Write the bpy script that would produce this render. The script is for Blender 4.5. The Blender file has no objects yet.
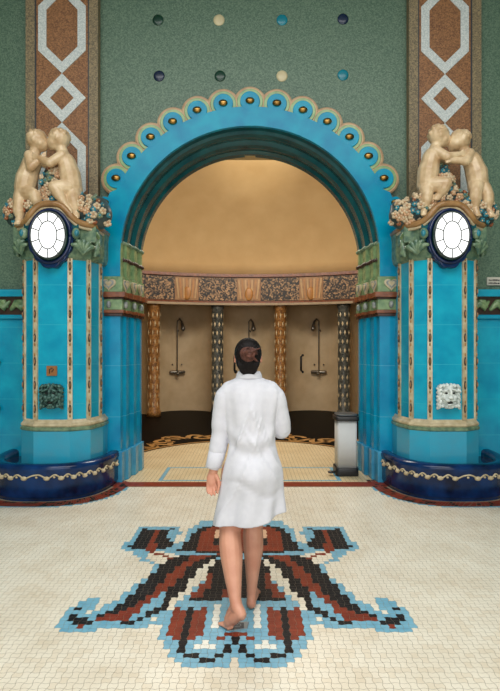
import bpy, bmesh, math, random
from mathutils import Vector, Matrix, noise
from math import sin, cos, pi, sqrt, radians, atan2, hypot
random.seed(7)
scene = bpy.context.scene
col = scene.collection

# ------------------------------------------------------------------ camera
cam_d = bpy.data.cameras.new('camera'); cam = bpy.data.objects.new('camera', cam_d); col.objects.link(cam)
cam_d.sensor_fit = 'VERTICAL'; cam_d.sensor_height = 36.0; cam_d.lens = 36.0 * 520 / 691
cam_d.shift_y = 4.5 / 691; cam_d.clip_start = .05
cam.location = (0, 0, 1.6); cam.rotation_euler = (pi / 2, 0, 0)
scene.camera = cam

# ------------------------------------------------------------------ world, lights, exposure
W = bpy.data.worlds.new('world'); scene.world = W; W.use_nodes = True
bg = W.node_tree.nodes['Background']; bg.inputs[0].default_value = (.85, .93, 1.0, 1); bg.inputs[1].default_value = .30

def area(name, loc, rot, sx, sy, power, color):
    l = bpy.data.lights.new(name, 'AREA'); l.shape = 'RECTANGLE'; l.size = sx; l.size_y = sy
    l.energy = power; l.color = color
    o = bpy.data.objects.new(name, l); col.objects.link(o); o.location = loc; o.rotation_euler = rot
    return o
area('daylight_glazing', (0, -3.4, 2.5), (radians(86), 0, 0), 8, 3.6, 245, (1, .985, .96))
area('skylight_glazing', (0, .2, 6.6), (radians(4), 0, 0), 7, 5.0, 500, (1, .985, .96))
area('niche_dome_light', (0, 7.75, 4.55), (radians(150), 0, 0), 3.2, .5, 120, (1, .93, .82))
area('niche_ring_light', (0, 8.6, 5.0), (radians(12), 0, 0), 3.0, 1.5, 190, (1, .95, .86))
sl = bpy.data.lights.new('niche_spot', 'SPOT'); sl.energy = 500; sl.color = (1, .92, .76); sl.spot_size = radians(46); sl.spot_blend = 1.0; sl.shadow_soft_size = .08
so = bpy.data.objects.new('niche_spot', sl); col.objects.link(so); so.location = (.08, 7.7, 4.75)
so.rotation_euler = (Vector((.1, 12.2, 6.75)) - Vector((.08, 7.7, 4.75))).to_track_quat('-Z', 'Y').to_euler()
scene.view_settings.view_transform = 'Standard'; scene.view_settings.look = 'None'
scene.view_settings.gamma = 1.0; scene.view_settings.use_curve_mapping = False
scene.view_settings.exposure = 0.0

# ------------------------------------------------------------------ materials
def lin(r, g, b):
    f = lambda c: (c / 255 / 12.92) if c <= 10.3 else ((c / 255 + .055) / 1.055) ** 2.4
    return (f(r), f(g), f(b), 1)

def mat(name, rgb, rough=.5, metal=0, var=.12, scale=6, bump=0, bscale=40, coat=0, rgb2=None, spec=.5, emit=0, kind='noise', lines=None):
    m = bpy.data.materials.new(name); m.use_nodes = True
    nt = m.node_tree; N = nt.nodes; L = nt.links
    b = N['Principled BSDF']
    b.inputs['Roughness'].default_value = rough; b.inputs['Metallic'].default_value = metal
    b.inputs['Specular IOR Level'].default_value = spec
    b.inputs['Coat Weight'].default_value = coat; b.inputs['Coat Roughness'].default_value = .08
    geo = N.new('ShaderNodeNewGeometry')
    c1 = lin(*rgb)
    c2 = lin(*rgb2) if rgb2 else tuple([max(0, c * (1 - var * 2.2)) for c in c1[:3]] + [1])
    if kind == 'voronoi':
        t = N.new('ShaderNodeTexVoronoi'); t.inputs['Scale'].default_value = scale; outp = t.outputs['Color']
        sep = N.new('ShaderNodeSeparateColor'); L.new(outp, sep.inputs[0]); fac = sep.outputs[0]
        L.new(geo.outputs['Position'], t.inputs['Vector'])
    else:
        t = N.new('ShaderNodeTexNoise'); t.inputs['Scale'].default_value = scale; t.inputs['Detail'].default_value = 5
        fac = t.outputs['Fac']; L.new(geo.outputs['Position'], t.inputs['Vector'])
    ramp = N.new('ShaderNodeValToRGB'); L.new(fac, ramp.inputs[0])
    lo, hi = (.0, 1.0) if kind == 'voronoi' else (.3, .7)
    ramp.color_ramp.elements[0].position = lo; ramp.color_ramp.elements[1].position = hi
    ramp.color_ramp.elements[0].color = c2; ramp.color_ramp.elements[1].color = c1
    outc = ramp.outputs[0]
    if lines:                                   # horizontal tile joints: (pitch, offset, rgb)
        sp = N.new('ShaderNodeSeparateXYZ'); L.new(geo.outputs['Position'], sp.inputs[0])
        a = N.new('ShaderNodeMath'); a.operation = 'SUBTRACT'; L.new(sp.outputs[2], a.inputs[0]); a.inputs[1].default_value = lines[1]
        q = N.new('ShaderNodeMath'); q.operation = 'PINGPONG'; L.new(a.outputs[0], q.inputs[0]); q.inputs[1].default_value = lines[0] / 2
        r = N.new('ShaderNodeMath'); r.operation = 'LESS_THAN'; L.new(q.outputs[0], r.inputs[0]); r.inputs[1].default_value = .0035
        mx = N.new('ShaderNodeMix'); mx.data_type = 'RGBA'; L.new(r.outputs[0], mx.inputs[0]); L.new(outc, mx.inputs[6]); mx.inputs[7].default_value = lin(*lines[2])
        outc = mx.outputs[2]
    L.new(outc, b.inputs['Base Color'])
    if bump:
        n2 = N.new('ShaderNodeTexNoise'); n2.inputs['Scale'].default_value = bscale; n2.inputs['Detail'].default_value = 4
        L.new(geo.outputs['Position'], n2.inputs['Vector'])
        bp = N.new('ShaderNodeBump'); bp.inputs['Strength'].default_value = bump; bp.inputs['Distance'].default_value = .01
        L.new(n2.outputs['Fac'], bp.inputs['Height']); L.new(bp.outputs[0], b.inputs['Normal'])
    if emit:
        b.inputs['Emission Color'].default_value = c1; b.inputs['Emission Strength'].default_value = emit
    return m

TEAL = mat('turquoise_glaze', (20, 168, 196), .16, rgb2=(4, 138, 174), scale=4, bump=.12, bscale=18, lines=(.44, .12, (44, 166, 190)))
TEALF = mat('turquoise_arch_glaze', (4, 156, 186), .22, spec=.2, rgb2=(0, 124, 166), scale=4, bump=.12, bscale=18)
BLUEJ = mat('blue_jamb_glaze', (12, 152, 190), .2, spec=.25, rgb2=(4, 124, 168), scale=3.5, bump=.1, bscale=14, lines=(.62, .17, (70, 160, 192)))
BASEBLUE = mat('pale_blue_glaze', (72, 160, 196), .2, rgb2=(38, 128, 172), scale=5, bump=.15, bscale=14)
DTEAL = mat('dark_teal_glaze', (22, 92, 98), .2, rgb2=(12, 66, 74), scale=5, bump=.12)
COBALT = mat('cobalt_glaze', (14, 54, 106), .16, spec=.35, rgb2=(4, 18, 46), scale=5, bump=.15, bscale=16)
NAVY = mat('navy_glaze', (22, 40, 84), .15, rgb2=(12, 24, 56), scale=8)
GREENWALL = mat('green_wall_mosaic', (106, 130, 108), .42, rgb2=(68, 96, 80), scale=75, kind='voronoi', bump=.25, bscale=90)
GREEN = mat('green_relief_glaze', (136, 160, 112), .25, rgb2=(84, 118, 84), scale=14, bump=.25, bscale=30)
SAGE = mat('sage_leaf_glaze', (126, 148, 116), .25, rgb2=(70, 100, 84), scale=18, bump=.2)
LIME = mat('lime_scallop_glaze', (142, 172, 116), .25, rgb2=(112, 146, 96), scale=12)
TAN = mat('tan_scallop_glaze', (190, 158, 118), .3, rgb2=(160, 126, 92), scale=12, bump=.1)
OCHRE = mat('ochre_moulding_glaze', (170, 130, 82), .25, rgb2=(132, 96, 58), scale=9)
BROWN = mat('rust_cornice_glaze', (140, 80, 48), .25, rgb2=(92, 50, 32), scale=14)
DBROWN = mat('dark_brown_glaze', (66, 40, 28), .3, rgb2=(44, 28, 22), scale=14)
CREAM = mat('cream_strip_glaze', (206, 192, 160), .3, rgb2=(168, 150, 116), scale=14)
SILVER = mat('heart_pewter_glaze', (160, 162, 156), .25, rgb2=(96, 108, 110), scale=20)
BRASS = mat('brass', (176, 136, 74), .28, metal=1, var=.2)
PUTTO = mat('ivory_majolica', (226, 202, 164), .28, rgb2=(178, 144, 104), scale=7, bump=.15, bscale=30)
FCREAM = mat('flower_cream', (214, 192, 158), .35, var=.12, scale=20)
FTEAL = mat('flower_teal', (48, 138, 156), .3, var=.2, scale=20)
FPEACH = mat('flower_peach', (202, 160, 122), .35, var=.15, scale=20)
FSAGE = mat('flower_sage', (128, 142, 112), .35, var=.2, scale=20)
FRUST = mat('flower_rust', (170, 100, 60), .35, var=.2, scale=20)
MOUND = mat('mound_dark_glaze', (70, 84, 80), .4, rgb2=(40, 54, 58), scale=20)
PFIELD = mat('pilaster_brown_mosaic', (160, 112, 70), .5, rgb2=(104, 68, 42), scale=80, kind='voronoi', bump=.2, bscale=90)
PBORD = mat('pilaster_border_mosaic', (150, 132, 98), .5, rgb2=(92, 84, 66), scale=80, kind='voronoi', bump=.2, bscale=90)
PWHITE = mat('pilaster_white_mosaic', (218, 222, 218), .45, rgb2=(176, 186, 186), scale=90, kind='voronoi', bump=.15, bscale=90)
PLINE = mat('pilaster_dark_line', (56, 64, 70), .5)
PLASTER = mat('ochre_plaster', (208, 178, 128), .8, rgb2=(198, 166, 116), scale=2.2, bump=.1, bscale=25)
STALL = mat('stall_plaster', (208, 186, 150), .6, rgb2=(186, 162, 126), scale=2.4, bump=.1, bscale=8)
FRZ = mat('frieze_brown', (150, 104, 66), .5, rgb2=(112, 74, 48), scale=30)
FRZD = mat('frieze_speckled_mosaic', (184, 146, 104), .5, rgb2=(14, 8, 6), scale=30, kind='voronoi')
FRZG = mat('frieze_gold', (172, 130, 80), .45, rgb2=(138, 98, 58), scale=8)
COLG = mat('gold_column_mosaic', (180, 130, 72), .4, rgb2=(112, 74, 40), scale=30, kind='voronoi')
COLB = mat('dark_column_mosaic', (104, 106, 98), .4, rgb2=(40, 44, 44), scale=30, kind='voronoi')
COLW = mat('pale_column_lozenge', (226, 208, 168), .4, var=.1)
BLACKF = mat('black_glazed_floor', (16, 14, 13), .45, rgb2=(9, 8, 8), scale=5, spec=.02)
GOLDF = mat('gold_floor_scroll', (190, 142, 78), .3, rgb2=(148, 104, 54), scale=12)
FT_B = mat('floor_beige_tile', (238, 230, 212), .3, rgb2=(224, 212, 190), scale=3.2, bump=.1, bscale=30)
FT_B2 = mat('floor_beige_tile_warm', (234, 223, 202), .3, rgb2=(218, 204, 180), scale=3.2, bump=.1, bscale=30)
FT_L = mat('floor_pale_blue_tile', (130, 182, 202), .3, spec=.3, rgb2=(106, 162, 186), scale=12)
FT_K = mat('floor_black_tile', (44, 42, 42), .4, spec=.06, rgb2=(28, 27, 28), scale=12)
FT_R = mat('floor_rust_tile', (138, 58, 38), .35, spec=.12, rgb2=(110, 46, 32), scale=12)
FT_W = mat('floor_white_tile', (238, 236, 224), .3, var=.05, scale=12)
FT_P = mat('floor_peach_tile', (222, 178, 144), .3, var=.06, scale=12)
FT_N = mat('niche_floor_tile', (224, 206, 168), .3, rgb2=(208, 186, 144), scale=3, bump=.1, bscale=30)
GROUT = mat('floor_grout', (158, 145, 122), .8, var=.08, scale=20)
STEEL = mat('brushed_steel', (206, 207, 206), .45, metal=0, var=.06, scale=3)
BLKP = mat('black_plastic', (24, 26, 30), .35, var=.1)
CHROME = mat('dark_chrome', (128, 122, 112), .3, metal=.7)
BRONZE = mat('patinated_bronze', (92, 132, 122), .4, metal=.3, rgb2=(26, 44, 44), scale=26, bump=.4, bscale=60)
WHITEP = mat('whitened_bronze', (238, 244, 240), .5, rgb2=(176, 186, 182), scale=20, bump=.3, bscale=60)
SHADOWB = mat('dark_mouth', (14, 14, 14), .6)
SKIN = mat('skin', (206, 150, 124), .5, rgb2=(186, 124, 100), scale=8)
CLOTH = mat('white_crepe', (208, 208, 215), .85, rgb2=(201, 201, 209), scale=30, bump=.04, bscale=300)
HAIR = mat('dark_hair', (22, 16, 15), .55, spec=.15, rgb2=(11, 8, 8), scale=40, bump=.4, bscale=80)
HAIRB = mat('brown_hair', (100, 62, 50), .5, spec=.2, rgb2=(48, 28, 24), scale=40, bump=.5, bscale=80)
LIP = mat('lip', (176, 92, 84), .4); EYEW = mat('eye', (230, 226, 220), .2)
GLASS = mat('lit_opal_glass', (255, 255, 255), .3, var=0, emit=.95)
LEAD = mat('lead_came', (70, 78, 78), .4)
DGREEN = mat('dark_green_glaze', (22, 54, 44), .2, var=.2)
ROUND = {'navy': mat('roundel_navy', (24, 40, 66), .25), 'green': mat('roundel_green', (24, 62, 46), .25),
         'cream': mat('roundel_cream', (220, 206, 164), .3), 'teal': mat('roundel_teal', (26, 132, 150), .25)}
SIGN = mat('sign_white', (208, 204, 190), .5, var=.06); INK = mat('sign_ink', (40, 36, 34), .6)
for e_, p_ in zip(FRZD.node_tree.nodes['Color Ramp'].color_ramp.elements, (.42, 1.0)): e_.position = p_
CEIL = mat('ceiling_plaster', (120, 132, 116), .8)

# ------------------------------------------------------------------ mesh helpers
class MB:
    def __init__(s): s.v = []; s.f = []; s.m = []; s.sm = []
    def add(s, v, f, m=0, smooth=False):
        n = len(s.v); s.v += [tuple(p) for p in v]
        for q in f: s.f.append(tuple(i + n for i in q)); s.m.append(m); s.sm.append(smooth)
        return s
    def box(s, x0, x1, y0, y1, z0, z1, m=0):
        return s.add([(x0,y0,z0),(x1,y0,z0),(x1,y1,z0),(x0,y1,z0),(x0,y0,z1),(x1,y0,z1),(x1,y1,z1),(x0,y1,z1)],
                     [(3,2,1,0),(4,5,6,7),(0,1,5,4),(1,2,6,5),(2,3,7,6),(3,0,4,7)], m)
    def prism_xz(s, o, y0, y1, m=0, smooth=False):       # outline (x,z) extruded in depth
        n = len(o); v = [(x, y0, z) for x, z in o] + [(x, y1, z) for x, z in o]
        s.add(v, [tuple(range(n))[::-1] if ccw(o) < 0 else tuple(range(n)), tuple(range(n, 2*n)) if ccw(o) < 0 else tuple(range(n, 2*n))[::-1]], m)
        k = len(s.v) - 2*n
        for i in range(n):
            j = (i + 1) % n; q = (k+i, k+n+i, k+n+j, k+j)
            s.f.append(q if ccw(o) > 0 else q[::-1]); s.m.append(m); s.sm.append(smooth)
        return s
    def prism_xy(s, o, z0, z1, m=0, smooth=False):
        n = len(o); d = ccw(o)
        if d < 0: o = o[::-1]
        v = [(x, y, z0) for x, y in o] + [(x, y, z1) for x, y in o]
        k = len(s.v); s.v += v
        s.f.append(tuple(k+i for i in range(n))[::-1]); s.m.append(m); s.sm.append(False)
        s.f.append(tuple(k+n+i for i in range(n))); s.m.append(m); s.sm.append(False)
        for i in range(n):
            j = (i+1) % n; s.f.append((k+i, k+j, k+n+j, k+n+i)); s.m.append(m); s.sm.append(smooth)
        return s
    def loft(s, rings, m=0, close=True, caps=True, smooth=True):
        n = len(rings[0]); k = len(s.v)
        for r in rings: s.v += [tuple(p) for p in r]
        for a in range(len(rings) - 1):
            for i in range(n if close else n - 1):
                j = (i+1) % n
                s.f.append((k+a*n+i, k+a*n+j, k+(a+1)*n+j, k+(a+1)*n+i)); s.m.append(m); s.sm.append(smooth)
        if caps and close:
            s.f.append(tuple(k+i for i in range(n))[::-1]); s.m.append(m); s.sm.append(smooth)
            e = k + (len(rings)-1)*n
            s.f.append(tuple(e+i for i in range(n))); s.m.append(m); s.sm.append(smooth)
        return s
    def tube(s, pts, rad, m=0, n=10, flat=1.0, ends=True):
        pts = [Vector(p) for p in pts]
        rad = rad if isinstance(rad, (list, tuple)) else [rad]*len(pts)
        rings = []; up = None
        P = list(pts); R = list(rad)
        if ends:                                           # rounded ends
            t0 = (pts[0]-pts[1]).normalized(); t1 = (pts[-1]-pts[-2]).normalized()
            P = [pts[0]+t0*rad[0]*.95, pts[0]+t0*rad[0]*.6] + P + [pts[-1]+t1*rad[-1]*.6, pts[-1]+t1*rad[-1]*.95]
            R = [rad[0]*.25, rad[0]*.78] + R + [rad[-1]*.78, rad[-1]*.25]
        for i, p in enumerate(P):
            t = (P[min(i+1, len(P)-1)] - P[max(i-1, 0)]).normalized()
            if up is None:
                up = Vector((0,0,1)) if abs(t.z) < .8 else Vector((0,-1,0))
            a = t.cross(up).normalized(); b = a.cross(t).normalized(); up = b
            rings.append([p + a*cos(2*pi*q/n)*R[i] + b*sin(2*pi*q/n)*R[i]*flat for q in range(n)])
        return s.loft(rings, m)
    def ball(s, c, r, m=0, nu=14, nv=9, rot=None):
        if not isinstance(r, (list, tuple)): r = (r, r, r)
        v = []; f = []
        for j in range(1, nv):
            th = pi*j/nv
            for i in range(nu):
                v.append(Vector((r[0]*sin(th)*cos(2*pi*i/nu), r[1]*sin(th)*sin(2*pi*i/nu), r[2]*cos(th))))
        v += [Vector((0,0,r[2])), Vector((0,0,-r[2]))]
        for j in range(nv-2):
            for i in range(nu):
                f.append((j*nu+i, (j+1)*nu+i, (j+1)*nu+(i+1)%nu, j*nu+(i+1)%nu))
        t, b = len(v)-2, len(v)-1
        for i in range(nu):
            f.append((t, i, (i+1)%nu)); f.append((b, (nv-2)*nu+(i+1)%nu, (nv-2)*nu+i))
        if rot: v = [rot @ p for p in v]
        return s.add([p + Vector(c) for p in v], f, m, True)
    def ribbon(s, pts, w, h, m=0):                           # flat raised strip along points lying in the floor plane
        pts = [Vector(p) for p in pts]; rings = []
        for i, p in enumerate(pts):
            t = (pts[min(i+1, len(pts)-1)] - pts[max(i-1, 0)]).normalized(); a = Vector((-t.y, t.x, 0))*w/2
            rings.append([p+a, p+a+Vector((0,0,h)), p-a+Vector((0,0,h)), p-a])
        return s.loft(rings, m, smooth=False)
    def build(s, name, mats, parent=None):
        me = bpy.data.meshes.new(name); me.from_pydata(s.v, [], s.f)
        for m in (mats if isinstance(mats, (list, tuple)) else [mats]): me.materials.append(m)
        me.polygons.foreach_set('material_index', s.m); me.polygons.foreach_set('use_smooth', s.sm)
        me.update()
        bm = bmesh.new(); bm.from_mesh(me); bmesh.ops.recalc_face_normals(bm, faces=bm.faces); bm.to_mesh(me); bm.free()
        o = bpy.data.objects.new(name, me); col.objects.link(o)
        if parent:
            o.parent = parent
            o.matrix_parent_inverse = Matrix.Translation(parent.location).inverted() if parent.parent is None else Matrix()
            if parent.parent is None:
                # keep the mesh local to the thing's base so copies move cleanly
                me.transform(Matrix.Translation(-parent.location)); o.matrix_parent_inverse = Matrix()
            else:
                me.transform(Matrix.Translation(-parent.parent.location))
        return o
def ccw(o): return sum(o[i-1][0]*o[i][1] - o[i][0]*o[i-1][1] for i in range(len(o)))
def tag(o, label=None, cat=None, group=None, kind=None):
    if label: o['label'] = label
    if cat: o['category'] = cat
    if group: o['group'] = group
    if kind: o['kind'] = kind
    return o
def thing(name, loc, label, cat, group=None):
    o = bpy.data.objects.new(name, None); col.objects.link(o); o.location = loc; o.empty_display_size = .1
    return tag(o, label, cat, group)
def bevel(o, w=.01, seg=2):
    md = o.modifiers.new('bevel', 'BEVEL'); md.width = w; md.segments = seg; md.limit_method = 'ANGLE'; return o
def fuse(o, voxel, smooth=6, fac=.5):                       # join overlapping closed lofts into one continuous skin
    md = o.modifiers.new('remesh', 'REMESH'); md.mode = 'VOXEL'; md.voxel_size = voxel; md.use_smooth_shade = True
    if smooth:
        sm = o.modifiers.new('smooth', 'SMOOTH'); sm.iterations = smooth; sm.factor = fac
    dg = bpy.context.evaluated_depsgraph_get(); dg.update()
    me = bpy.data.meshes.new_from_object(o.evaluated_get(dg)); old = o.data
    o.modifiers.clear(); o.data = me; me.name = o.name
    if not me.materials:
        for m in old.materials: me.materials.append(m)
    for p in me.polygons: p.use_smooth = True
    return o
def rot2(p, a): return (p[0]*cos(a)-p[1]*sin(a), p[0]*sin(a)+p[1]*cos(a))
# the floor flower, left half: tile colour, then outline in tile steps from its axis and front edge
MOTIF = [
    (1, [(1.2, 59.6), (-7.0, 59.6), (-9.6, 53.9), (-11.0, 50.6), (-11.1, 44.5), (-12.5, 40.7), (-13.6, 42.8), (-12.8, 47.5), (-13.5, 51.2), (-23.0, 51.2), (-22.5, 44.5), (-23.5, 40.7), (-22.8, 38.0), (-20.8, 37.5), (-19.6, 35.1), (-18.0, 32.8), (-16.0, 31.9), (-15.6, 28.0), (-15.9, 26.0), (-16.6, 24.4), (-17.4, 21.8), (-18.2, 19.8), (-19.0, 17.8), (-20.2, 16.2), (-21.0, 14.9), (-21.3, 18.7), (-23.5, 18.7), (-24.3, 16.8), (-25.5, 14.6), (-25.2, 11.7), (-25.0, 9.3), (-23.9, 8.8), (-20.1, 8.5), (-19.9, 9.3), (-13.5, 9.6), (-10.8, 10.4), (-11.1, 14.6), (-10.4, 6.6), (-9.3, 5.4), (-8.2, 2.5), (-7.2, 1.4), (-5.2, 0.4), (1.6, 0.4)]),
    (0, [(-17.5, 37.5), (-16.0, 38.0), (-11.3, 35.1), (-10.7, 35.1), (-12.5, 32.8), (-14.5, 31.4), (-15.8, 31.9), (-17.1, 33.7)]),
    (0, [(-22.2, 14.6), (-21.2, 14.6), (-21.2, 13.7), (-22.2, 13.7)]),
    (0, [(-0.7, 2.3), (2.0, 2.3), (2.0, 0.2), (-0.7, 0.2)]),
    (2, [(-21.0, 49.3), (-15.8, 49.3), (-15.1, 44.5), (-13.4, 41.4), (-14.3, 38.6), (-21.1, 38.0), (-22.2, 40.4), (-21.1, 42.8)]),
    (3, [(-19.0, 49.3), (-17.6, 49.3), (-16.7, 37.8), (-18.2, 37.8)]),
    (2, [(-21.8, 50.6), (-20.7, 50.6), (-20.7, 49.1), (-21.8, 49.1)]),
    (2, [(-15.4, 50.6), (-14.3, 50.6), (-14.3, 49.1), (-15.4, 49.1)]),
    (3, [(-17.3, 37.9), (-16.2, 37.9), (-16.2, 36.6), (-17.3, 36.6)]),
    (3, [(-16.0, 36.7), (-14.9, 36.7), (-14.9, 35.4), (-16.0, 35.4)]),
    (3, [(-14.7, 35.6), (-13.6, 35.6), (-13.6, 34.3), (-14.7, 34.3)]),
    (3, [(-13.5, 34.6), (-12.4, 34.6), (-12.4, 33.4), (-13.5, 33.4)]),
    (2, [(-6.1, 52.5), (-8.4, 51.2), (-9.7, 48.7), (-10.6, 45.7), (-11.1, 41.2), (-12.2, 37.3), (-7.7, 37.0), (-6.9, 40.7), (-6.5, 46.3), (-5.5, 51.2)]),
    (3, [(-8.1, 48.1), (-6.5, 51.6), (1.3, 51.6), (1.4, 37.3), (-8.9, 37.3), (-8.7, 39.6), (-8.3, 42.8)]),
    (2, [(-5.8, 44.5), (-3.3, 44.5), (-3.3, 40.7), (-5.8, 40.7)]),
    (5, [(-5.9, 49.3), (-4.0, 49.3), (-4.0, 44.5), (-5.9, 44.5)]),
    (2, [(-8.1, 37.4), (1.4, 37.4), (1.4, 36.1), (-8.1, 36.1)]),
    (1, [(-12.3, 37.0), (-7.9, 37.0), (-7.8, 35.8), (-11.0, 35.3)]),
    (2, [(-11.0, 35.6), (-13.0, 33.7), (-14.3, 31.4), (-14.8, 28.4), (-15.7, 24.8), (-16.2, 21.8), (-17.1, 19.1), (-18.0, 16.5), (-19.4, 14.3), (-21.2, 12.3), (-20.7, 11.7), (-18.6, 12.9), (-17.2, 14.3), (-15.7, 15.9), (-14.9, 17.8), (-13.6, 20.8), (-13.0, 23.7), (-12.1, 26.8), (-11.1, 30.5), (-10.1, 31.9), (-9.4, 35.1)]),
    (3, [(-9.5, 35.6), (-10.1, 31.9), (-11.1, 30.5), (-12.1, 26.8), (-13.0, 23.7), (-13.6, 20.8), (-14.9, 17.8), (-15.7, 15.9), (-17.2, 14.3), (-18.7, 13.2), (-21.2, 11.7), (-20.9, 10.9), (-18.9, 11.5), (-16.5, 11.6), (-15.5, 12.3), (-14.7, 13.7), (-14.5, 15.9), (-13.2, 16.8), (-12.8, 19.8), (-12.0, 20.8), (-10.9, 22.2), (-10.0, 25.6), (-9.8, 29.2), (-7.9, 33.2), (-6.3, 34.6), (-3.4, 36.1)]),
    (2, [(-3.0, 35.8), (-6.3, 34.6), (-7.9, 33.2), (-9.8, 29.2), (-10.0, 25.6), (-10.9, 22.2), (-11.9, 20.4), (-11.8, 16.2), (-12.8, 14.9), (-13.9, 12.9), (-13.7, 12.0), (-12.0, 13.2), (-11.1, 13.7), (-10.5, 15.9), (-9.9, 18.7), (-8.8, 21.1), (-8.2, 24.8), (-7.5, 27.6), (-6.4, 31.0), (-4.8, 33.7)]),
    (0, [(-4.4, 33.9), (-6.4, 31.0), (-7.5, 27.6), (-8.2, 24.8), (-8.8, 21.1), (-9.9, 18.7), (-10.6, 16.2), (-11.1, 14.3), (-10.5, 13.7), (-9.5, 16.2), (-8.6, 18.4), (-7.6, 20.4), (-7.0, 22.9), (-5.9, 24.8), (-5.6, 27.6), (-4.6, 31.9)]),
    (2, [(-4.8, 33.7), (1.4, 33.7), (1.5, 18.4), (-1.5, 18.1), (-7.3, 17.0), (-7.6, 17.6), (-5.7, 21.1), (-5.5, 24.4), (-5.2, 27.6)]),
    (3, [(-5.7, 27.6), (-4.7, 27.6), (-4.6, 23.7), (-5.2, 21.1), (-6.0, 18.9), (-7.5, 18.9), (-6.6, 21.8), (-6.6, 23.7), (-5.4, 24.1)]),
    (3, [(-2.4, 21.8), (-1.4, 21.8), (-1.4, 18.4), (-2.4, 18.4)]),
    (0, [(-2.8, 22.9), (-2.0, 22.9), (-2.0, 21.8), (-2.8, 21.8)]),
    (2, [(-24.4, 15.7), (-23.2, 15.7), (-23.2, 14.8), (-24.4, 14.8)]),
    (2, [(-24.2, 13.7), (-23.1, 13.7), (-23.1, 12.3), (-21.2, 11.9), (-20.6, 10.8), (-24.3, 11.1), (-24.2, 12.6)]),
    (3, [(-22.1, 10.8), (-21.2, 10.8), (-21.2, 9.4), (-22.1, 9.4)]),
    (2, [(-16.8, 11.5), (-14.8, 11.5), (-14.8, 10.6), (-16.8, 10.6)]),
    (2, [(-14.9, 12.7), (-13.6, 12.7), (-13.6, 11.7), (-14.9, 11.7)]),
    (0, [(-12.6, 12.6), (-11.4, 12.6), (-11.4, 11.5), (-12.6, 11.5)]),
    (3, [(-9.8, 15.5), (-8.8, 15.5), (-8.8, 7.5), (-9.8, 7.5)]),
    (3, [(-8.7, 14.6), (-7.6, 14.6), (-7.6, 6.6), (-8.7, 6.6)]),
    (3, [(-6.4, 14.6), (-5.3, 14.6), (-5.3, 6.6), (-6.4, 6.6)]),
    (3, [(-5.4, 15.5), (-4.2, 15.5), (-4.2, 7.5), (-5.4, 7.5)]),
    (2, [(-7.3, 15.9), (-6.3, 15.9), (-6.3, 3.6), (-7.3, 3.6)]),
    (4, [(-3.4, 16.5), (-2.2, 16.5), (-2.2, 9.2), (-3.4, 9.2)]),
    (3, [(-0.4, 14.6), (2.0, 14.6), (2.0, 10.1), (-0.4, 10.1)]),
    (3, [(-2.2, 8.0), (-1.2, 8.0), (-1.2, 6.6), (-2.2, 6.6)]),
    (3, [(-1.2, 8.3), (1.0, 8.3), (1.0, 7.3), (-1.2, 7.3)]),
    (2, [(-0.2, 7.3), (1.0, 7.3), (1.0, 5.4), (-0.2, 5.4)]),
    (2, [(-1.2, 5.4), (-0.0, 5.4), (-0.0, 3.4), (-1.2, 3.4)]),
    (2, [(-2.0, 3.4), (-1.1, 3.4), (-1.1, 2.4), (-2.0, 2.4)]),
    (2, [(-4.3, 2.5), (-2.1, 2.5), (-2.1, 1.4), (-4.3, 1.4)]),
    (2, [(-6.2, 3.5), (-4.2, 3.5), (-4.2, 2.5), (-6.2, 2.5)]),
    (4, [(-4.3, 6.3), (-3.1, 6.3), (-3.1, 5.3), (-4.3, 5.3)]),
    (4, [(-5.4, 5.3), (-2.1, 5.3), (-2.1, 4.2), (-5.4, 4.2)]),
]

# ------------------------------------------------------------------ floor
P = .041; AX = -.08; Y0 = 2.60
FA, FB = .68, .93; BXC = 2.27; XC = 2.18; FY = 6.40                      # fountain basin half width, depth, centre, wall plane
def sup(t, k=1.0, n=2.7):
    c, s_ = cos(t), sin(t)
    return (FA*k*math.copysign(abs(c)**(2/n), c), FB*k*math.copysign(abs(s_)**(2/n), s_))
def in_basin(x, y, k):
    a = abs(abs(x)-BXC)/(FA+k); b = (FY-y)/(FB+k)
    return b > -1 and a**2.7 + max(b, 0)**2.7 < 1
def inside(x, y, pl):
    c = False
    for i in range(len(pl)):
        (x1, y1), (x2, y2) = pl[i], pl[i-1]
        if (y1 > y) != (y2 > y) and x < (x2-x1)*(y-y1)/(y2-y1)+x1: c = not c
    return c
def motif(c, r):
    k = 0
    for m, pl in MOTIF:
        if inside(-abs(c), r, pl): k = m
    return k
fl = MB(); mo = MB()
fl.box(-5.2, 5.2, -4.2, 6.3, -.12, -.003, 1)
fl.add([(-5.2, -4.2, 0), (5.2, -4.2, 0), (5.2, .775, 0), (-5.2, .775, 0)], [(0,1,2,3)], 0)
for s in (-1, 1):
    fl.add([(s*3.35, .775, 0), (s*5.2, .775, 0), (s*5.2, 6.4, 0), (s*3.35, 6.4, 0)], [(0,1,2,3)], 0)
def tile(mb, c, r, m):
    x, y = AX + c*P, Y0 + r*P; h = P/2*.955; e = .0052 if (c + r) % 2 == 0 else -.0052
    mb.add([(x-h, y-h, 0), (x, y-h-e, 0), (x+h, y-h, 0), (x+h-e, y, 0), (x+h, y+h, 0), (x, y+h+e, 0), (x-h, y+h, 0), (x-h+e, y, 0)],
           [(0,1,2,3,4,5,6,7)], m)
rnd = random.Random(3)
for r in range(-44, 85):
    for c in range(-78, 83):
        x, y = AX + c*P, Y0 + r*P
        if in_basin(x, y, .16): continue
        ch = motif(c, r) if 0 <= r < 56 and abs(c) <= 27 else 0
        if ch: tile(mo, c, r, ch-1)
        elif in_basin(x, y, .195): tile(fl, c, r, 2)
        else: tile(fl, c, r, 0 if rnd.random() < .8 else 3)
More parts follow.
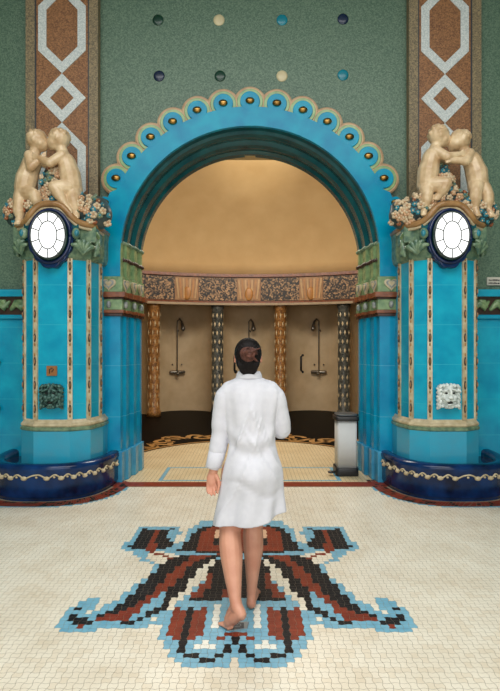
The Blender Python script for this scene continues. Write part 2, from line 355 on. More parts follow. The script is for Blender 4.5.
# threshold strip and the niche floor
fl.box(-1.62, 1.62, 6.105, 6.30, -.06, .001, 4)
NC = 7.3                                                     # centre of the round niche
def fan(mb, r0, r1, z, m, n=72, zb=None):
    for i in range(n):
        a, b = pi*2*i/n, pi*2*(i+1)/n
        mb.add([(r*sin(t), NC + r*cos(t), z) for r, t in ((r0, a), (r1, a), (r1, b), (r0, b))], [(0,1,2,3)], m)
fl.box(-1.9, 1.9, 6.3, 7.02, -.12, -.003, 1)
fl.box(-6.9, 6.9, 7.0, 14.1, -.12, -.006, 1)
q = .05
for i in range(-40, 41):
    for j in range(0, 62):
        x, y = i*q, 6.325 + j*q
        rr = hypot(x, y-NC)
        if (rr > 1.88 and y > 7.0) or (y <= 7.0 and abs(x) > 1.6): continue
        blue = (abs(x) < 1.13 and (j == 1 or j == 15)) or (abs(abs(x)-1.1) < .02 and 1 <= j <= 15)
        h = q/2*.93
        fl.add([(x-h,y-h,0),(x+h,y-h,0),(x+h,y+h,0),(x-h,y+h,0)], [(0,1,2,3)], 2 if blue else 6)
for i in range(96):                                           # black ring only inside the niche
    a, b = -pi*.62 + pi*1.24*i/96, -pi*.62 + pi*1.24*(i+1)/96
    fl.add([(r*sin(t), max(NC + r*cos(t), 7.0), .001) for r, t in ((1.85, a), (6.8, a), (6.8, b), (1.85, b))], [(0,1,2,3)], 5)
sc = MB()
for k in range(-5, 6):                                       # gold scrolls in the black ring
    t0 = k*.33; g_ = 1 if k % 2 else -1
    def pr(dr, dt): return ((2.36+dr)*sin(t0+dt), NC + (2.36+dr)*cos(t0+dt), .0015)
    sc.ribbon([pr(g_*.34*sin(u*pi*2/12), -.165+.33*u/12) for u in range(13)], .10, .002)
    sc.ribbon([pr(.15*sin(2*pi*u/14), .10*cos(2*pi*u/14)) for u in range(12)], .09, .002)
    sc.ribbon([pr(-g_*(.26+.12*sin(2*pi*u/10)), .08+.06*cos(2*pi*u/10)) for u in range(8)], .08, .002)
    sc.ribbon([pr(-.44, -.165+.33*u/6) for u in range(7)], .05, .002)
FLOOR = fl.build('floor', [FT_B, GROUT, FT_L, FT_B2, FT_R, BLACKF, FT_N]); tag(FLOOR, 'cream tiled hall floor with a round black and gold niche floor beyond', kind='structure')
tag(mo.build('flower_mosaic', [FT_L, FT_K, FT_R, FT_W, FT_P], FLOOR), 'large stylised flower of rust, black and pale blue tiles')
tag(sc.build('scroll_inlay', GOLDF, FLOOR), 'gold scrolls inlaid in black')
for s in (-1, 1):                                             # twisted rust border round each basin
    b = MB(); n = 84
    for i in range(n):
        for j in range(3):
            cs = []
            for di, dj in ((0, 0), (.86, 0), (.86, 1), (0, 1)):
                t = pi*(i + di + (j+dj)*.55)/n; k0 = .012 + (j + dj*.9)*.052
                t = min(max(t, 0), pi)
                px, py = sup(t); L_ = hypot(px/FA, py/FB)
                px *= (FA+k0)/FA; py *= (FB+k0)/FB
                cs.append((s*BXC+px, FY-py, .0035))
            b.add(cs, [(0,1,2,3)], 0 if rnd.random() < .72 else 1)
    b.build('border', [FT_R, FT_K], FLOOR)

# ------------------------------------------------------------------ hall walls and ceiling
HW = 6.45                                                     # green wall plane
def arc(r, a0, a1, n, cz=2.74): return [(r*cos(a0+(a1-a0)*i/n), cz + r*sin(a0+(a1-a0)*i/n)) for i in range(n+1)]
o = [(-5.2, 0), (-1.7, 0)] + arc(1.7, pi, 0, 48) + [(1.7, 0), (5.2, 0), (5.2, 6.9), (-5.2, 6.9)]
tag(MB().prism_xz(o, HW, 6.95).build('wall_back', GREENWALL), 'green mosaic wall pierced by the archway', kind='structure')
for s, nm in ((-1, 'wall_left'), (1, 'wall_right')):
    tag(MB().box(min(s*5.2, s*5.4), max(s*5.2, s*5.4), -4.2, 6.95, -.1, 6.9).build(nm, GREENWALL), 'green side wall of the hall', kind='structure')
c = MB(); c.box(-5.4, 5.4, 5.0, 6.95, 6.9, 7.1); c.box(-5.4, 5.4, -4.2, .2, 6.9, 7.1); c.box(-5.4, -3.8, .2, 5.0, 6.9, 7.1); c.box(3.8, 5.4, .2, 5.0, 6.9, 7.1)
tag(c.build('ceiling', CEIL), 'hall ceiling with a skylight opening', kind='structure')
for s, k in ((-1, 1), (1, 2)):                                # turquoise dado beyond each fountain
    a, b = sorted((s*2.45, s*5.2))
    d = MB(); d.box(a, b, 6.37, HW, 0, 1.98); d.box(a, b, 6.33, HW, 1.98, 2.03); d.box(a, b, 6.32, HW, 2.25, 2.34)
    D = bevel(d.build('trim_%d' % k, TEAL)); tag(D, 'turquoise tiled dado with a leaf band', kind='structure')
    MB().box(a, b, 6.375, HW, 2.03, 2.25).build('leaf_ground', DBROWN, D)
    lf = MB()
    for i in range(12):
        x = s*(2.62 + i*.21)
        lf.tube([(x-.09, 6.37, 2.10), (x-.03, 6.36, 2.17), (x+.03, 6.36, 2.12), (x+.09, 6.37, 2.19)], [.025, .05, .05, .02], 0, 8)
        lf.tube([(x-.02, 6.365, 2.20), (x+.03, 6.36, 2.19), (x+.07, 6.365, 2.13)], [.02, .035, .018], 0, 8)
    lf.build('leaf_relief', GREEN, D)

# ------------------------------------------------------------------ the round niche
def pol(r, t, z): return (r*sin(t), NC + r*cos(t), z)
RP = 5.7; T0 = radians(-8.15); DT = radians(15.75)
d = MB(); n, m_ = 72, 14
rings = []
for j in range(m_+1):
    ph = pi/2*j/m_*.97
    rings.append([pol(5.78*cos(ph), -pi*.52+pi*1.04*i/n, 3.42+3.1*sin(ph)) for i in range(n+1)])
d.loft(rings, close=False, caps=False)
o2 = d.build('ceiling_dome', PLASTER); tag(o2, 'ochre plaster half dome over the showers', kind='structure')
md = o2.modifiers.new('thick', 'SOLIDIFY'); md.thickness = .12; md.offset = 1 if True else -1
w = MB(); pts = []
NS = 6
for k in range(-NS+1, NS+1):                                      # one concave bay per shower
    for i in range(16):
        u = -1 + 2*i/16; t = T0 + DT*(k + .5 + u/2)
        pts.append((5.72 + 1.0*sqrt(max(0, 1-u*u)), t))
rr = [[pol(r, t, z) for r, t in pts] for z in (0, 2.95)]
w.loft(rr, close=False, caps=False)
o3 = w.build('wall_niche', STALL); tag(o3, 'scalloped plaster wall of shower bays', kind='structure')
# bay ceilings
w = MB()
for i in range(80):
    a, b = -pi*.53+pi*1.06*i/80, -pi*.53+pi*1.06*(i+1)/80
    w.add([pol(5.9, a, 2.9), pol(6.85, a, 2.9), pol(6.85, b, 2.9), pol(5.9, b, 2.9)], [(0,1,2,3)])
tag(w.build('ceiling_bays', STALL), 'plaster soffit over the shower bays', kind='structure')
bk = MB()
for s in (-1, 1):
    a, b = sorted((s*1.75, s*7.0)); bk.box(a, b, 6.96, 7.12, -.1, 7)
bk.prism_xz([(-1.75, 4.2)] + arc(1.62, pi*.97, pi*.03, 30)[0:0] + [(1.75, 4.2), (1.75, 7), (-1.75, 7)], 6.96, 7.12)
tag(bk.build('wall_front', PLASTER), 'niche side of the arch wall', kind='structure')

FR = thing('frieze', (0, NC+RP, 2.72), 'curved mosaic frieze band of speckled and gold panels above the showers', 'frieze')
def band(r0, r1, z0, z1, a0, a1, n):
    b = MB(); rings = []
    for i in range(n+1):
        t = a0+(a1-a0)*i/n; rings.append([pol(r0, t, z0), pol(r1, t, z0), pol(r1, t, z1), pol(r0, t, z1)])
    return b.loft(rings, smooth=False)
band(5.60, 5.95, 2.74, 3.46, -pi*.5, pi*.5, 72).build('backing', FRZ, FR)
band(5.53, 5.72, 3.40, 3.47, -pi*.5, pi*.5, 72).build('top_moulding', BROWN, FR)
band(5.53, 5.72, 2.76, 2.80, -pi*.5, pi*.5, 72).build('lower_moulding', BROWN, FR)
band(5.48, 5.74, 2.70, 2.755, -pi*.5, pi*.5, 72).build('ledge', mat('frieze_pale_ledge', (172, 152, 122), .5), FR)
for k in range(-4, 5):
    t = T0 + DT*k
    band(5.575, 5.62, 2.82, 3.38, t-DT*.305, t+DT*.305, 8).build('speckled_panel', FRZD, FR)
    t += DT/2
    g = band(5.575, 5.62, 2.82, 3.38, t-DT*.185, t+DT*.185, 6)
    for u in range(-3, 4):                                    # rising rays
        g.add([pol(5.56, t+u*.012-.003, 2.86), pol(5.56, t+u*.012+.003, 2.86), pol(5.56, t+u*.015+.004, 3.34), pol(5.56, t+u*.015-.004, 3.34)], [(0,1,2,3)], 1 if u % 2 else 2)
    p = pol(5.56, t, 2.98); g.ball(p, (.10, .02, .16), 2, 14, 8)
    g.build('gold_panel', [FRZG, mat('frieze_ray', (196, 158, 104), .4), mat('frieze_amber', (184, 128, 64), .4)] if k == -4 else gm, FR)
    if k == -4: gm = list(bpy.data.objects['gold_panel'].data.materials)

clabs = {-2: 'gold mosaic column with pale lozenges, leftmost beside the blue jamb',
         -1: 'dark mosaic column between the left and middle shower bays',
         0: 'gold mosaic column between the middle and right shower bays',
         1: 'dark mosaic column at the right behind the trash bin'}
for k in range(-2, 2):
    t = T0 + DT*(k + .5 - 0) if False else radians(-24.0 + 15.75*(k+2)) + radians(.1)
    x, y, _ = pol(5.72, t, 0)
    C_ = thing('mosaic_column', (x, y, 0), clabs[k], 'column', 'mosaic shower columns')
    gold = k % 2 == 0
    s_ = MB(); s_.loft([[(x+r*cos(a*pi/10), y+r*sin(a*pi/10), z) for a in range(20)] for z, r in ((.0, .17), (.12, .17), (.16, .145), (2.60, .145), (2.63, .165), (2.74, .165))])
    s_.build('shaft', COLG if gold else COLB, C_)
    lz = MB()
    for row in range(11):
        for a in range(8):
            an = 2*pi*(a + .5*(row % 2))/8; z = .3 + row*.215
            if not gold and a % 2: pass
            cx, cy = x+.146*cos(an), y+.146*sin(an); tx, ty = -sin(an), cos(an); wv, hv = (.016, .075) if gold else (.026, .062)
            lz.add([(cx, cy, z-hv), (cx+tx*wv, cy+ty*wv, z), (cx, cy, z+hv), (cx-tx*wv, cy-ty*wv, z), (cx+.012*cos(an), cy+.012*sin(an), z)],
                   [(0,1,4),(1,2,4),(2,3,4),(3,0,4)])
    lz.build('lozenge', COLW, C_)

blab = ['left', 'middle', 'right']
for k in range(3):
    t = radians(-24.0 + 15.75*(k+.5)) + radians(.1) + (-.012 if k == 0 else (.006 if k == 2 else 0))
    def bp(u, dep, z, t=t):                                   # u sideways, dep out from the bay wall
        r = 6.70 - dep
        return (r*sin(t) + u*cos(t), NC + r*cos(t) - u*sin(t), z)
    sgn = -1 if k == 2 else 1
    S = thing('shower', bp(0, 0, 0), ['dark shower pipe and head in the left bay, head turned right', 'shower pipe rising behind the head of the woman',
              'dark shower pipe and head in the right bay, head turned left'][k], 'shower', 'wall showers')
    MB().tube([bp(0, .06, .98), bp(0, .06, 2.28), bp(0, .07, 2.36), bp(sgn*.06, .12, 2.42)], .016, 0, 8).build('pipe', CHROME, S)
    MB().tube([bp(sgn*.05, .12, 2.42), bp(sgn*.10, .18, 2.34), bp(sgn*.12, .22, 2.22), bp(sgn*.12, .24, 2.15)], [.018, .028, .045, .065], 0, 10).build('shower_head', CHROME, S)
    mx = MB(); mx.tube([bp(-.17, .07, 1.02), bp(.17, .07, 1.02)], .045, 0, 10); mx.tube([bp(0, .02, 1.02), bp(0, .14, .98)], .05, 0, 10)
    mx.build('mixer', CHROME, S)
    for u in (-.12, .12): MB().tube([bp(u, .01, 1.22), bp(u, .035, 1.22)], .022, 0, 8).build('knob', CHROME, S)
    MB().tube([bp(-.22, .045, 2.12), bp(.02, .05, 2.12)][1:] + [bp(.04, .02, 2.1)], .02, 0, 8).build('bracket', CHROME, S)
    du = [-.42, -.36, -.44][k]
    gb = MB(); gb.tube([bp(du, .06, 1.02), bp(du-.02, .12, 1.06), bp(du-.02, .13, 1.25), bp(du-.02, .12, 1.42), bp(du, .06, 1.46)], .028, 0, 8)
    for z in (1.02, 1.46): gb.ball(bp(du, .06, z), .05, 0, 10, 7)
    tag(gb.build('grab_bar', BLKP), ['black grab bar on the wall of the left shower bay', 'black grab bar in the middle bay beside the head of the woman', 'black grab bar on the wall of the right shower bay'][k], 'grab bar', 'grab bars')

# ------------------------------------------------------------------ archway
AR = thing('archway', (0, 6.3, 0), 'turquoise majolica archway with scalloped rim and studs framing the niche', 'archway')
PROF = [(1.855, 6.30), (1.57, 6.30), (1.56, 6.40), (1.53, 6.43), (1.525, 6.52), (1.53, 6.62), (1.505, 6.65), (1.49, 6.67), (1.485, 6.76), (1.49, 6.86), (1.475, 6.89), (1.462, 6.91), (1.462, 7.02), (1.855, 7.02)]
def off(p, k): return [(r if r > 1.8 else r-k, y-k if y < 6.35 else (y+k*.5 if y > 7 else y)) for r, y in p]
INN = PROF[1:-1]
def jamb(nm, m, z0, z1, k, s, inner=False):
    p = off(PROF, k)
    if inner: p = [(1.66, 6.285)] + [(r-k, y-.015) for r, y in INN] + [(1.66, 7.02)]
    return bevel(MB().prism_xy([(s*r, y) for r, y in p], z0, z1).build(nm, m, AR), .006)
def heart(w_, h_, n=26):
    o = []
    for i in range(n):
        t = 2*pi*i/n
        o.append((w_*sin(t)**3, h_*(13*cos(t)-5*cos(2*t)-2*cos(3*t)-cos(4*t))/16))
    return o
def facing(mb, o, dep, cx, cy, z, an, m=0):                   # outline extruded, turned by an about z; an=0 faces the hall
    k = len(mb.v); mb.prism_xz(o, 0, dep, m)
    for i in range(k, len(mb.v)):
        x, y, q_ = mb.v[i]; x2, y2 = rot2((x, y), an); mb.v[i] = (cx+x2, cy+y2, z+q_)
for s in (-1, 1):
    tag(jamb('jamb', BLUEJ, .36, 2.02, 0, s)); jamb('plinth', BASEBLUE, 0, .37, .028, s)
    for z0, z1, k, m, nm in ((2.01, 2.045, .03, DBROWN, 'impost_lip'), (2.045, 2.085, .045, BROWN, 'impost_lip'), (2.085, 2.215, .028, GREEN, 'impost_band'), (2.215, 2.235, .04, DBROWN, 'impost_lip'),
                             (2.235, 2.30, .07, BROWN, 'cornice'), (2.30, 2.49, .03, GREEN, 'heart_band')):
        jamb(nm, m, z0, z1, k, s)
    spots = [(s*1.70, 6.27, 0, 1.15), (s*1.53, 6.37, s*-1.2, .9), (s*1.475, 6.60, s*-1.4, .9), (s*1.435, 6.83, s*-1.4, .9)]
    for x, y, an, kx in spots:
        hb = MB(); ax, ay = rot2((0, -.001), an)
        facing(hb, heart(.075*kx, .08), .03, x+ax*18, y+ay*18, 2.395, an, 0)
        facing(hb, heart(.055*kx, .058), .03, x+ax*26, y+ay*26, 2.398, an, 1)
        facing(hb, heart(.034*kx, .036), .03, x+ax*34, y+ay*34, 2.40, an, 0)
        hb.build('heart', [CREAM, SILVER], AR)
        dr = MB(); dr.ball((x+ax*10, y+ay*10, 2.15), (.03, .03, .045), 0, 10, 7); dr.build('drop', SILVER, AR)
    jamb('capital', GREEN, 2.49, 2.90, .012, s, True)
    for zz in (2.905, 2.70):
        bd = MB()
        ip = [(r-.012, max(y, 6.33)) for r, y in INN]
        for i in range(len(ip)-1):
            (x0, y0), (x1, y1) = ip[i], ip[i+1]; q_ = max(1, int(hypot(x1-x0, y1-y0)/.045))
            for j in range(q_):
                f = (j+.5)/q_; bd.ball((s*(x0+(x1-x0)*f), y0+(y1-y0)*f, zz), (.028, .028, .026), 0, 8, 6)
        bd.build('bead_row', SAGE if zz > 2.8 else DBROWN, AR)
# dark moulded intrados
path = [('v', 2.49), ('v', 2.74)] + [('a', pi*i/56) for i in range(1, 56)] + [('w', 2.74), ('w', 2.49)]
rings = []
pr2 = [(1.62, 6.31)] + [(r, max(y, 6.31)) for r, y in INN] + [(1.62, 7.02)]
for k, v in path:
    if k == 'v': rings.append([(r, y, v) for r, y in pr2])
    elif k == 'w': rings.append([(-r, y, v) for r, y in pr2])
    else: rings.append([(r*cos(v), y, 2.74+r*sin(v)) for r, y in pr2])
MB().loft(rings, smooth=False).build('intrados', DTEAL, AR)
# flat turquoise face
ou = []
for i in range(97):
    a = pi*i/96; r = 1.80 if abs(a-pi/2) < radians(64) else 1.855
    ou.append((r*cos(a), 2.74+r*sin(a)))
inn = arc(1.568, pi, 0, 72)
f = MB(); f.prism_xz([(1.855, 2.49)] + ou + [(-1.855, 2.49), (-1.568, 2.49)] + inn + [(1.568, 2.49)], 6.275, 6.46)
f.build('arch_face', TEALF, AR)
for k in range(-7, 8):
    a = pi/2 - radians(10*k); x, z = 1.866*cos(a), 2.74+1.866*sin(a)
    circ = lambda r, n=36: [(x+r*cos(2*pi*i/n), z+r*sin(2*pi*i/n)) for i in range(n)]
    if abs(k) < 7:
        l = MB(); dy = .002*(k % 2)
        l.prism_xz(circ(.196), 6.315+dy, 6.47, 0); l.prism_xz(circ(.182), 6.302+dy, 6.33, 0); l.prism_xz(circ(.158), 6.292+dy, 6.32, 1); l.prism_xz(circ(.120), 6.274+dy, 6.31, 2)
        bevel(l.build('scallop', [TAN, LIME, TEALF], AR), .008, 2)
    else:
        MB().prism_xz(circ(.07), 6.262, 6.40, 0).build('scallop', [TEALF], AR)
    st = MB(); st.ball((x, 6.262, z), (.055, .030, .038), 0, 14, 8)
    st.build('stud', BRASS, AR)

# ------------------------------------------------------------------ mosaic pilasters with white diamonds
def ring_prism(mb, outer, inner, y0, y1, m):
    n = len(outer)
    for i in range(n):
        j = (i+1) % n
        mb.prism_xz([outer[i], outer[j], inner[j], inner[i]], y0, y1, m)
for s, nm in ((-1, 'left'), (1, 'right')):
    x0 = -2.29 if s < 0 else 2.375
    x0 *= 1.0
    T = thing('mosaic_pilaster', (x0, 6.38, 2.9), 'brown mosaic pilaster with white diamond chain above the %s fountain' % nm, 'pilaster')
    MB().box(x0-.432, x0+.432, 6.34, HW+.02, 2.9, 6.9).build('shaft', PFIELD, T)
    for q_ in (-1, 1):
        a, b = sorted((x0+q_*.44, x0+q_*.33)); MB().box(a, b, 6.325, 6.40, 2.9, 6.9).build('border', PBORD, T)
        a, b = sorted((x0+q_*.33, x0+q_*.315)); MB().box(a, b, 6.332, 6.40, 2.9, 6.9).build('line', PLINE, T)
    zs = 4.97 if s < 0 else 4.97
    if s > 0: zs = 4.96
    for base in (zs, zs-1.709):
        o_ = [(0, 0), (.29, .28), (.29, .82), (0, 1.11), (-.29, .82), (-.29, .28)]
        i_ = [(0, .14), (.19, .325), (.19, .775), (0, .97), (-.19, .775), (-.19, .325)]
        m = MB(); ring_prism(m, [(x0+a, base+b) for a, b in o_], [(x0+a, base+b) for a, b in i_], 6.33, 6.36, 0); m.build('hexagon', PWHITE, T)
    for base in (zs-.598, zs+1.11):
        o_ = [(0, 0), (.29, .299), (0, .598), (-.29, .299)]; i_ = [(0, .15), (.145, .299), (0, .448), (-.145, .299)]
        m = MB(); ring_prism(m, [(x0+a, base+b) for a, b in o_], [(x0+a, base+b) for a, b in i_], 6.33, 6.36, 0); m.build('diamond', PWHITE, T)

rl = {('navy', 76): 'navy ceramic roundel, lowest row left above the arch', ('green', 76): 'dark green ceramic roundel just left of the arch crown',
      ('cream', 76): 'cream ceramic roundel just right of the arch crown', ('teal', 75): 'teal ceramic roundel, lowest row right end',
      ('green', 20): 'dark green ceramic roundel, upper row left end', ('cream', 20): 'cream ceramic roundel in the upper row',
      ('teal', 20): 'teal ceramic roundel in the upper row', ('navy', 19): 'navy ceramic roundel, upper row right end'}
for px, py, cl in ((159, 76, 'navy'), (220, 76, 'green'), (282, 76, 'cream'), (343, 75, 'teal'), (158, 20, 'green'), (219, 20, 'cream'), (282, 20, 'teal'), (343, 19, 'navy')):
    x, z = (px-250)*.0124, 1.6+(350-py)*.0124
    b = MB(); b.ball((x, HW, z), (.07, .018, .07), 0, 20, 10)
    tag(b.build('wall_roundel', ROUND[cl]), rl[(cl, py)], 'roundel', 'ceramic roundels above the arch')

# ------------------------------------------------------------------ fountains
def chain(k=0.0):                                             # half plan of the pilaster shaft, offset outward by k
    return [(-.42-k, 6.42), (-.42-k, 6.10), (-.36-k*.8, 5.86-k*.5), (-.19-k*.3, 5.75-k), (.19+k*.3, 5.75-k), (.36+k*.8, 5.86-k*.5), (.42+k, 6.10), (.42+k, 6.42)]
def rings_at(xc, lv):
    return [[(xc+x, y, z) for x, y in chain(k)] for z, k in lv]
def fountain(s, nm):
    xc = s*XC; xb = s*BXC
    F = thing('wall_fountain', (xc, 6.0, 0), 'turquoise pilaster fountain with cobalt basin, %s of the archway' % nm, 'fountain', 'wall fountains')
    n = 64
    def ring(k, z, kk=1.0):
        o = []
        for i in range(n+1):
            px, py = sup(pi*i/n); o.append((xb+px*(FA+k)/FA, FY+.04-(py+.04)*(FB+k)/FB, z))
        return o
    b = MB()
    rs = [ring(-.02, 0), ring(-.02, .02), ring(-.005, .035), ring(0, .05), ring(.0, .30), ring(.012, .325), ring(.012, .355), ring(-.005, .38), ring(-.04, .39), ring(-.09, .385), ring(-.115, .365), ring(-.12, .33), ring(-.12, .10)]
    b.loft(rs, close=False, caps=False)
    fl_ = ring(-.12, .10); b.add(fl_, [tuple(range(len(fl_)))], 0)
    b.build('basin', COBALT, F)
    wt = MB(); r_ = ring(-.11, .30); wt.add(r_, [tuple(range(len(r_)))], 0); wt.build('water', mat('basin_water', (16, 44, 80), .03, var=.1, spec=.6), F)
    wv = MB(); pts = []
    for i in range(8, 300-8):
        t = pi*i/300; px, py = sup(t); ph = i*.35
        pts.append((xb+px*(FA+.004)/FA, FY-py*(FB+.004)/FB, .266+.018*sin(ph)))
    wv.tube(pts, .009, 0, 6)
    for i in range(5, 300-5, 9):
        t = pi*i/300; px, py = sup(t); q_ = (xb+px*(FA+.003)/FA, FY-py*(FB+.003)/FB, .258 - .012*((i//9) % 2))
        wv.ball(q_, (.036, .014, .024) if (i//9) % 2 else (.014, .012, .012), 0, 8, 6)
    wv.build('wave_ornament', CREAM, F)
    b = MB(); b.loft(rings_at(xc, [(0, .035), (.70, .035), (.72, .03)]), smooth=False); b.build('base', mat('base_glaze_' + nm, (40, 158, 190), .18, rgb2=(62, 150, 178), scale=5, bump=.1), F)
    b = MB(); b.loft(rings_at(xc, [(.70, .03), (.715, .048), (.74, .048), (.75, .03)]), smooth=False); b.build('ledge', SAGE, F)
    b = MB(); b.loft(rings_at(xc, [(.75, .03), (.765, .042), (.785, .038), (.80, .02), (.82, .008), (.83, 0)]), smooth=False); b.build('ledge', CREAM, F)
    b = MB(); b.loft(rings_at(xc, [(.80, 0), (2.72, 0)]), smooth=False); b.build('shaft', TEAL, F)
    for i, (x, y) in enumerate(chain(.004)[1:-1]):
        st = MB(); an = (-1.3, -.85, -.3, .3, .85, 1.3)[i]; wd = .026
        def sp(u, w_, z): return (xc+x+u*cos(an)+w_*sin(an), y+u*sin(an)-w_*cos(an), z)
        st.add([sp(-wd, -.02, .82), sp(wd, -.02, .82), sp(wd, .008, .82), sp(-wd, .008, .82), sp(-wd, -.02, 2.66), sp(wd, -.02, 2.66), sp(wd, .008, 2.66), sp(-wd, .008, 2.66)],
               [(0,1,2,3),(4,5,6,7),(0,1,5,4),(1,2,6,5),(2,3,7,6),(3,0,4,7)], 0)
        for q_ in range(7):
            z = .95 + q_*.262
            rt = Matrix.Rotation(an, 3, 'Z')
            st.ball(sp(0, .010, z), (.015, .012, .052), 1, 8, 6, rt); st.ball(sp(0, .010, z+.075), (.009, .010, .02), 2, 6, 5, rt); st.ball(sp(0, .010, z-.075), (.009, .010, .02), 2, 6, 5, rt)
            st.ball(sp(0, .018, z), (.008, .010, .03), 2, 6, 5, rt)
        st.build('ornament_strip', [CREAM, DBROWN, OCHRE], F)
    # capital with oval opening
    b = MB(); b.loft(rings_at(xc, [(2.60, .0), (2.63, .035), (2.70, .05), (2.90, .05), (2.96, .06)]), smooth=False); cp = b.build('capital', SAGE, F)
    ct = lambda u: 2.98 + .20*math.exp(-(abs(u)/.225)**3.6)
    o_ = [(xc-.46, 2.8)] + [(xc-.46+.92*i/40, ct(-.46+.92*i/40)) for i in range(41)] + [(xc+.46, 2.8)]
    MB().prism_xz(o_, 5.80, 6.42).build('pediment', SAGE, F)
    o_ = [(xc-.3, 2.8)] + [(xc-.3+.6*i/30, ct(-.3+.6*i/30)-.01) for i in range(31)] + [(xc+.3, 2.8)]
    MB().prism_xz(o_, 5.70, 5.9).build('pediment', DTEAL, F)
    def yy(u): a = abs(u); return 5.665 if a < .22 else (5.665+(a-.22)/.22*.16 if a < .44 else 5.825)
    pts = [(xc-.455, 6.40, 2.992), (xc-.455, 6.05, 2.992)] + [(xc-.43+.86*i/40, yy(-.43+.86*i/40), ct(-.43+.86*i/40)+.012) for i in range(41)] + [(xc+.455, 6.05, 2.992), (xc+.455, 6.40, 2.992)]
    MB().tube(pts, .036, 0, 10).build('cornice', OCHRE, F)
    pts2 = [(x, y+.012, z-.045) for x, y, z in pts]; MB().tube(pts2, .02, 0, 8).build('cornice', CREAM, F)
    for q_ in (-1, 1):                                       # acanthus and bud on the capital flanks
        lf = MB()
        def lp(u, v, w_=0):                                   # u from oval outwards along the chamfer
            ax_ = (.235, 5.655); bx = (.435, 5.80); cx_ = (.455, 6.1)
            if u < .25: f_ = u/.25; p_ = (ax_[0]+(bx[0]-ax_[0])*f_, ax_[1]+(bx[1]-ax_[1])*f_)
            else: f_ = (u-.25)/.3; p_ = (bx[0]+(cx_[0]-bx[0])*f_, bx[1]+(cx_[1]-bx[1])*f_)
            return (xc+q_*(p_[0]+w_*.5), p_[1]-w_*.8, v)
        for j in range(5):
            a_ = radians(25+32*j); 
            lf.tube([lp(.13, 2.66), lp(.13+.05*cos(a_), 2.68+.06*sin(a_), .02), lp(.13+.10*cos(a_), 2.70+.10*sin(a_), .035), lp(max(.0, .13+.135*cos(a_)), 2.69+.12*sin(a_), .02)], [.016, .026, .03, .02], 0, 8)
        for j in range(3):
            a_ = radians(-20+40*j)
            lf.tube([lp(.30, 2.66), lp(.34, 2.70+.05*j, .03), lp(.40, 2.68+.09*j, .02)], [.02, .035, .02], 0, 8)
        lf.build('leaf', SAGE, cp)
        bd = MB(); bd.ball(lp(.05, 2.87, .02), (.05, .04, .062), 0, 12, 8); bd.build('bud', SAGE, cp)
        bd = MB(); bd.ball(lp(.05, 2.87, .045), (.028, .03, .04), 0, 12, 8); bd.build('bud', FTEAL, cp)
        bd = MB()
        for j in range(3): bd.ball(lp(.30+.03*j, 2.90-.01*j, .01), .035, 0, 8, 6)
        bd.build('bud', GREEN, cp)
    # oval lit window
    yg = 5.61; zc = 2.84
    O = thing('oval_lamp', (xc, yg, zc), 'lit white oval leaded glass lamp in the %s fountain capital' % nm, 'lamp', 'oval lamps')
    el = lambda rx, rz, n=48: [(xc+rx*cos(2*pi*i/n), zc+rz*sin(2*pi*i/n)) for i in range(n)]
    fo = []
    for i in range(64):
        a_ = 2*pi*i/64; k_ = 1 + (.025*cos(a_*14) if sin(a_) < -.3 else 0); dz = -.02 if sin(a_) < -.9 else 0
        fo.append((xc+.25*k_*cos(a_), zc+.325*k_*sin(a_)+dz))
    bevel(MB().prism_xz(fo, 5.665, 5.76).build('frame', COBALT, O), .015, 3)
    tr = MB(); tr.tube([(xc+.222*cos(2*pi*i/48), 5.662, zc+.288*sin(2*pi*i/48)) for i in range(49)], .02, 0, 8, ends=False); tr.build('bead', NAVY, O)
    bevel(MB().prism_xz(el(.205, .268), yg, 5.70).build('housing', DGREEN, O), .012, 2)
    gl = MB().prism_xz(el(.188, .250), yg-.006, yg+.03).build('glass', GLASS, O)
    ld = MB(); ov = lambda rx, rz: [(xc+rx*cos(2*pi*i/40), yg-.008, zc+rz*sin(2*pi*i/40)) for i in range(41)]
    ld.tube(ov(.188, .25), .008, 0, 6, ends=False); ld.tube(ov(.098, .15), .006, 0, 6, ends=False)
    for i in range(10):
        a_ = 2*pi*(i+.5)/10; ld.tube([(xc+.098*cos(a_), yg-.008, zc+.15*sin(a_)), (xc+.188*cos(a_), yg-.008, zc+.25*sin(a_))], .006, 0, 6)
    ld.build('leading', LEAD, gl)
fountain(-1, 'left'); fountain(1, 'right')

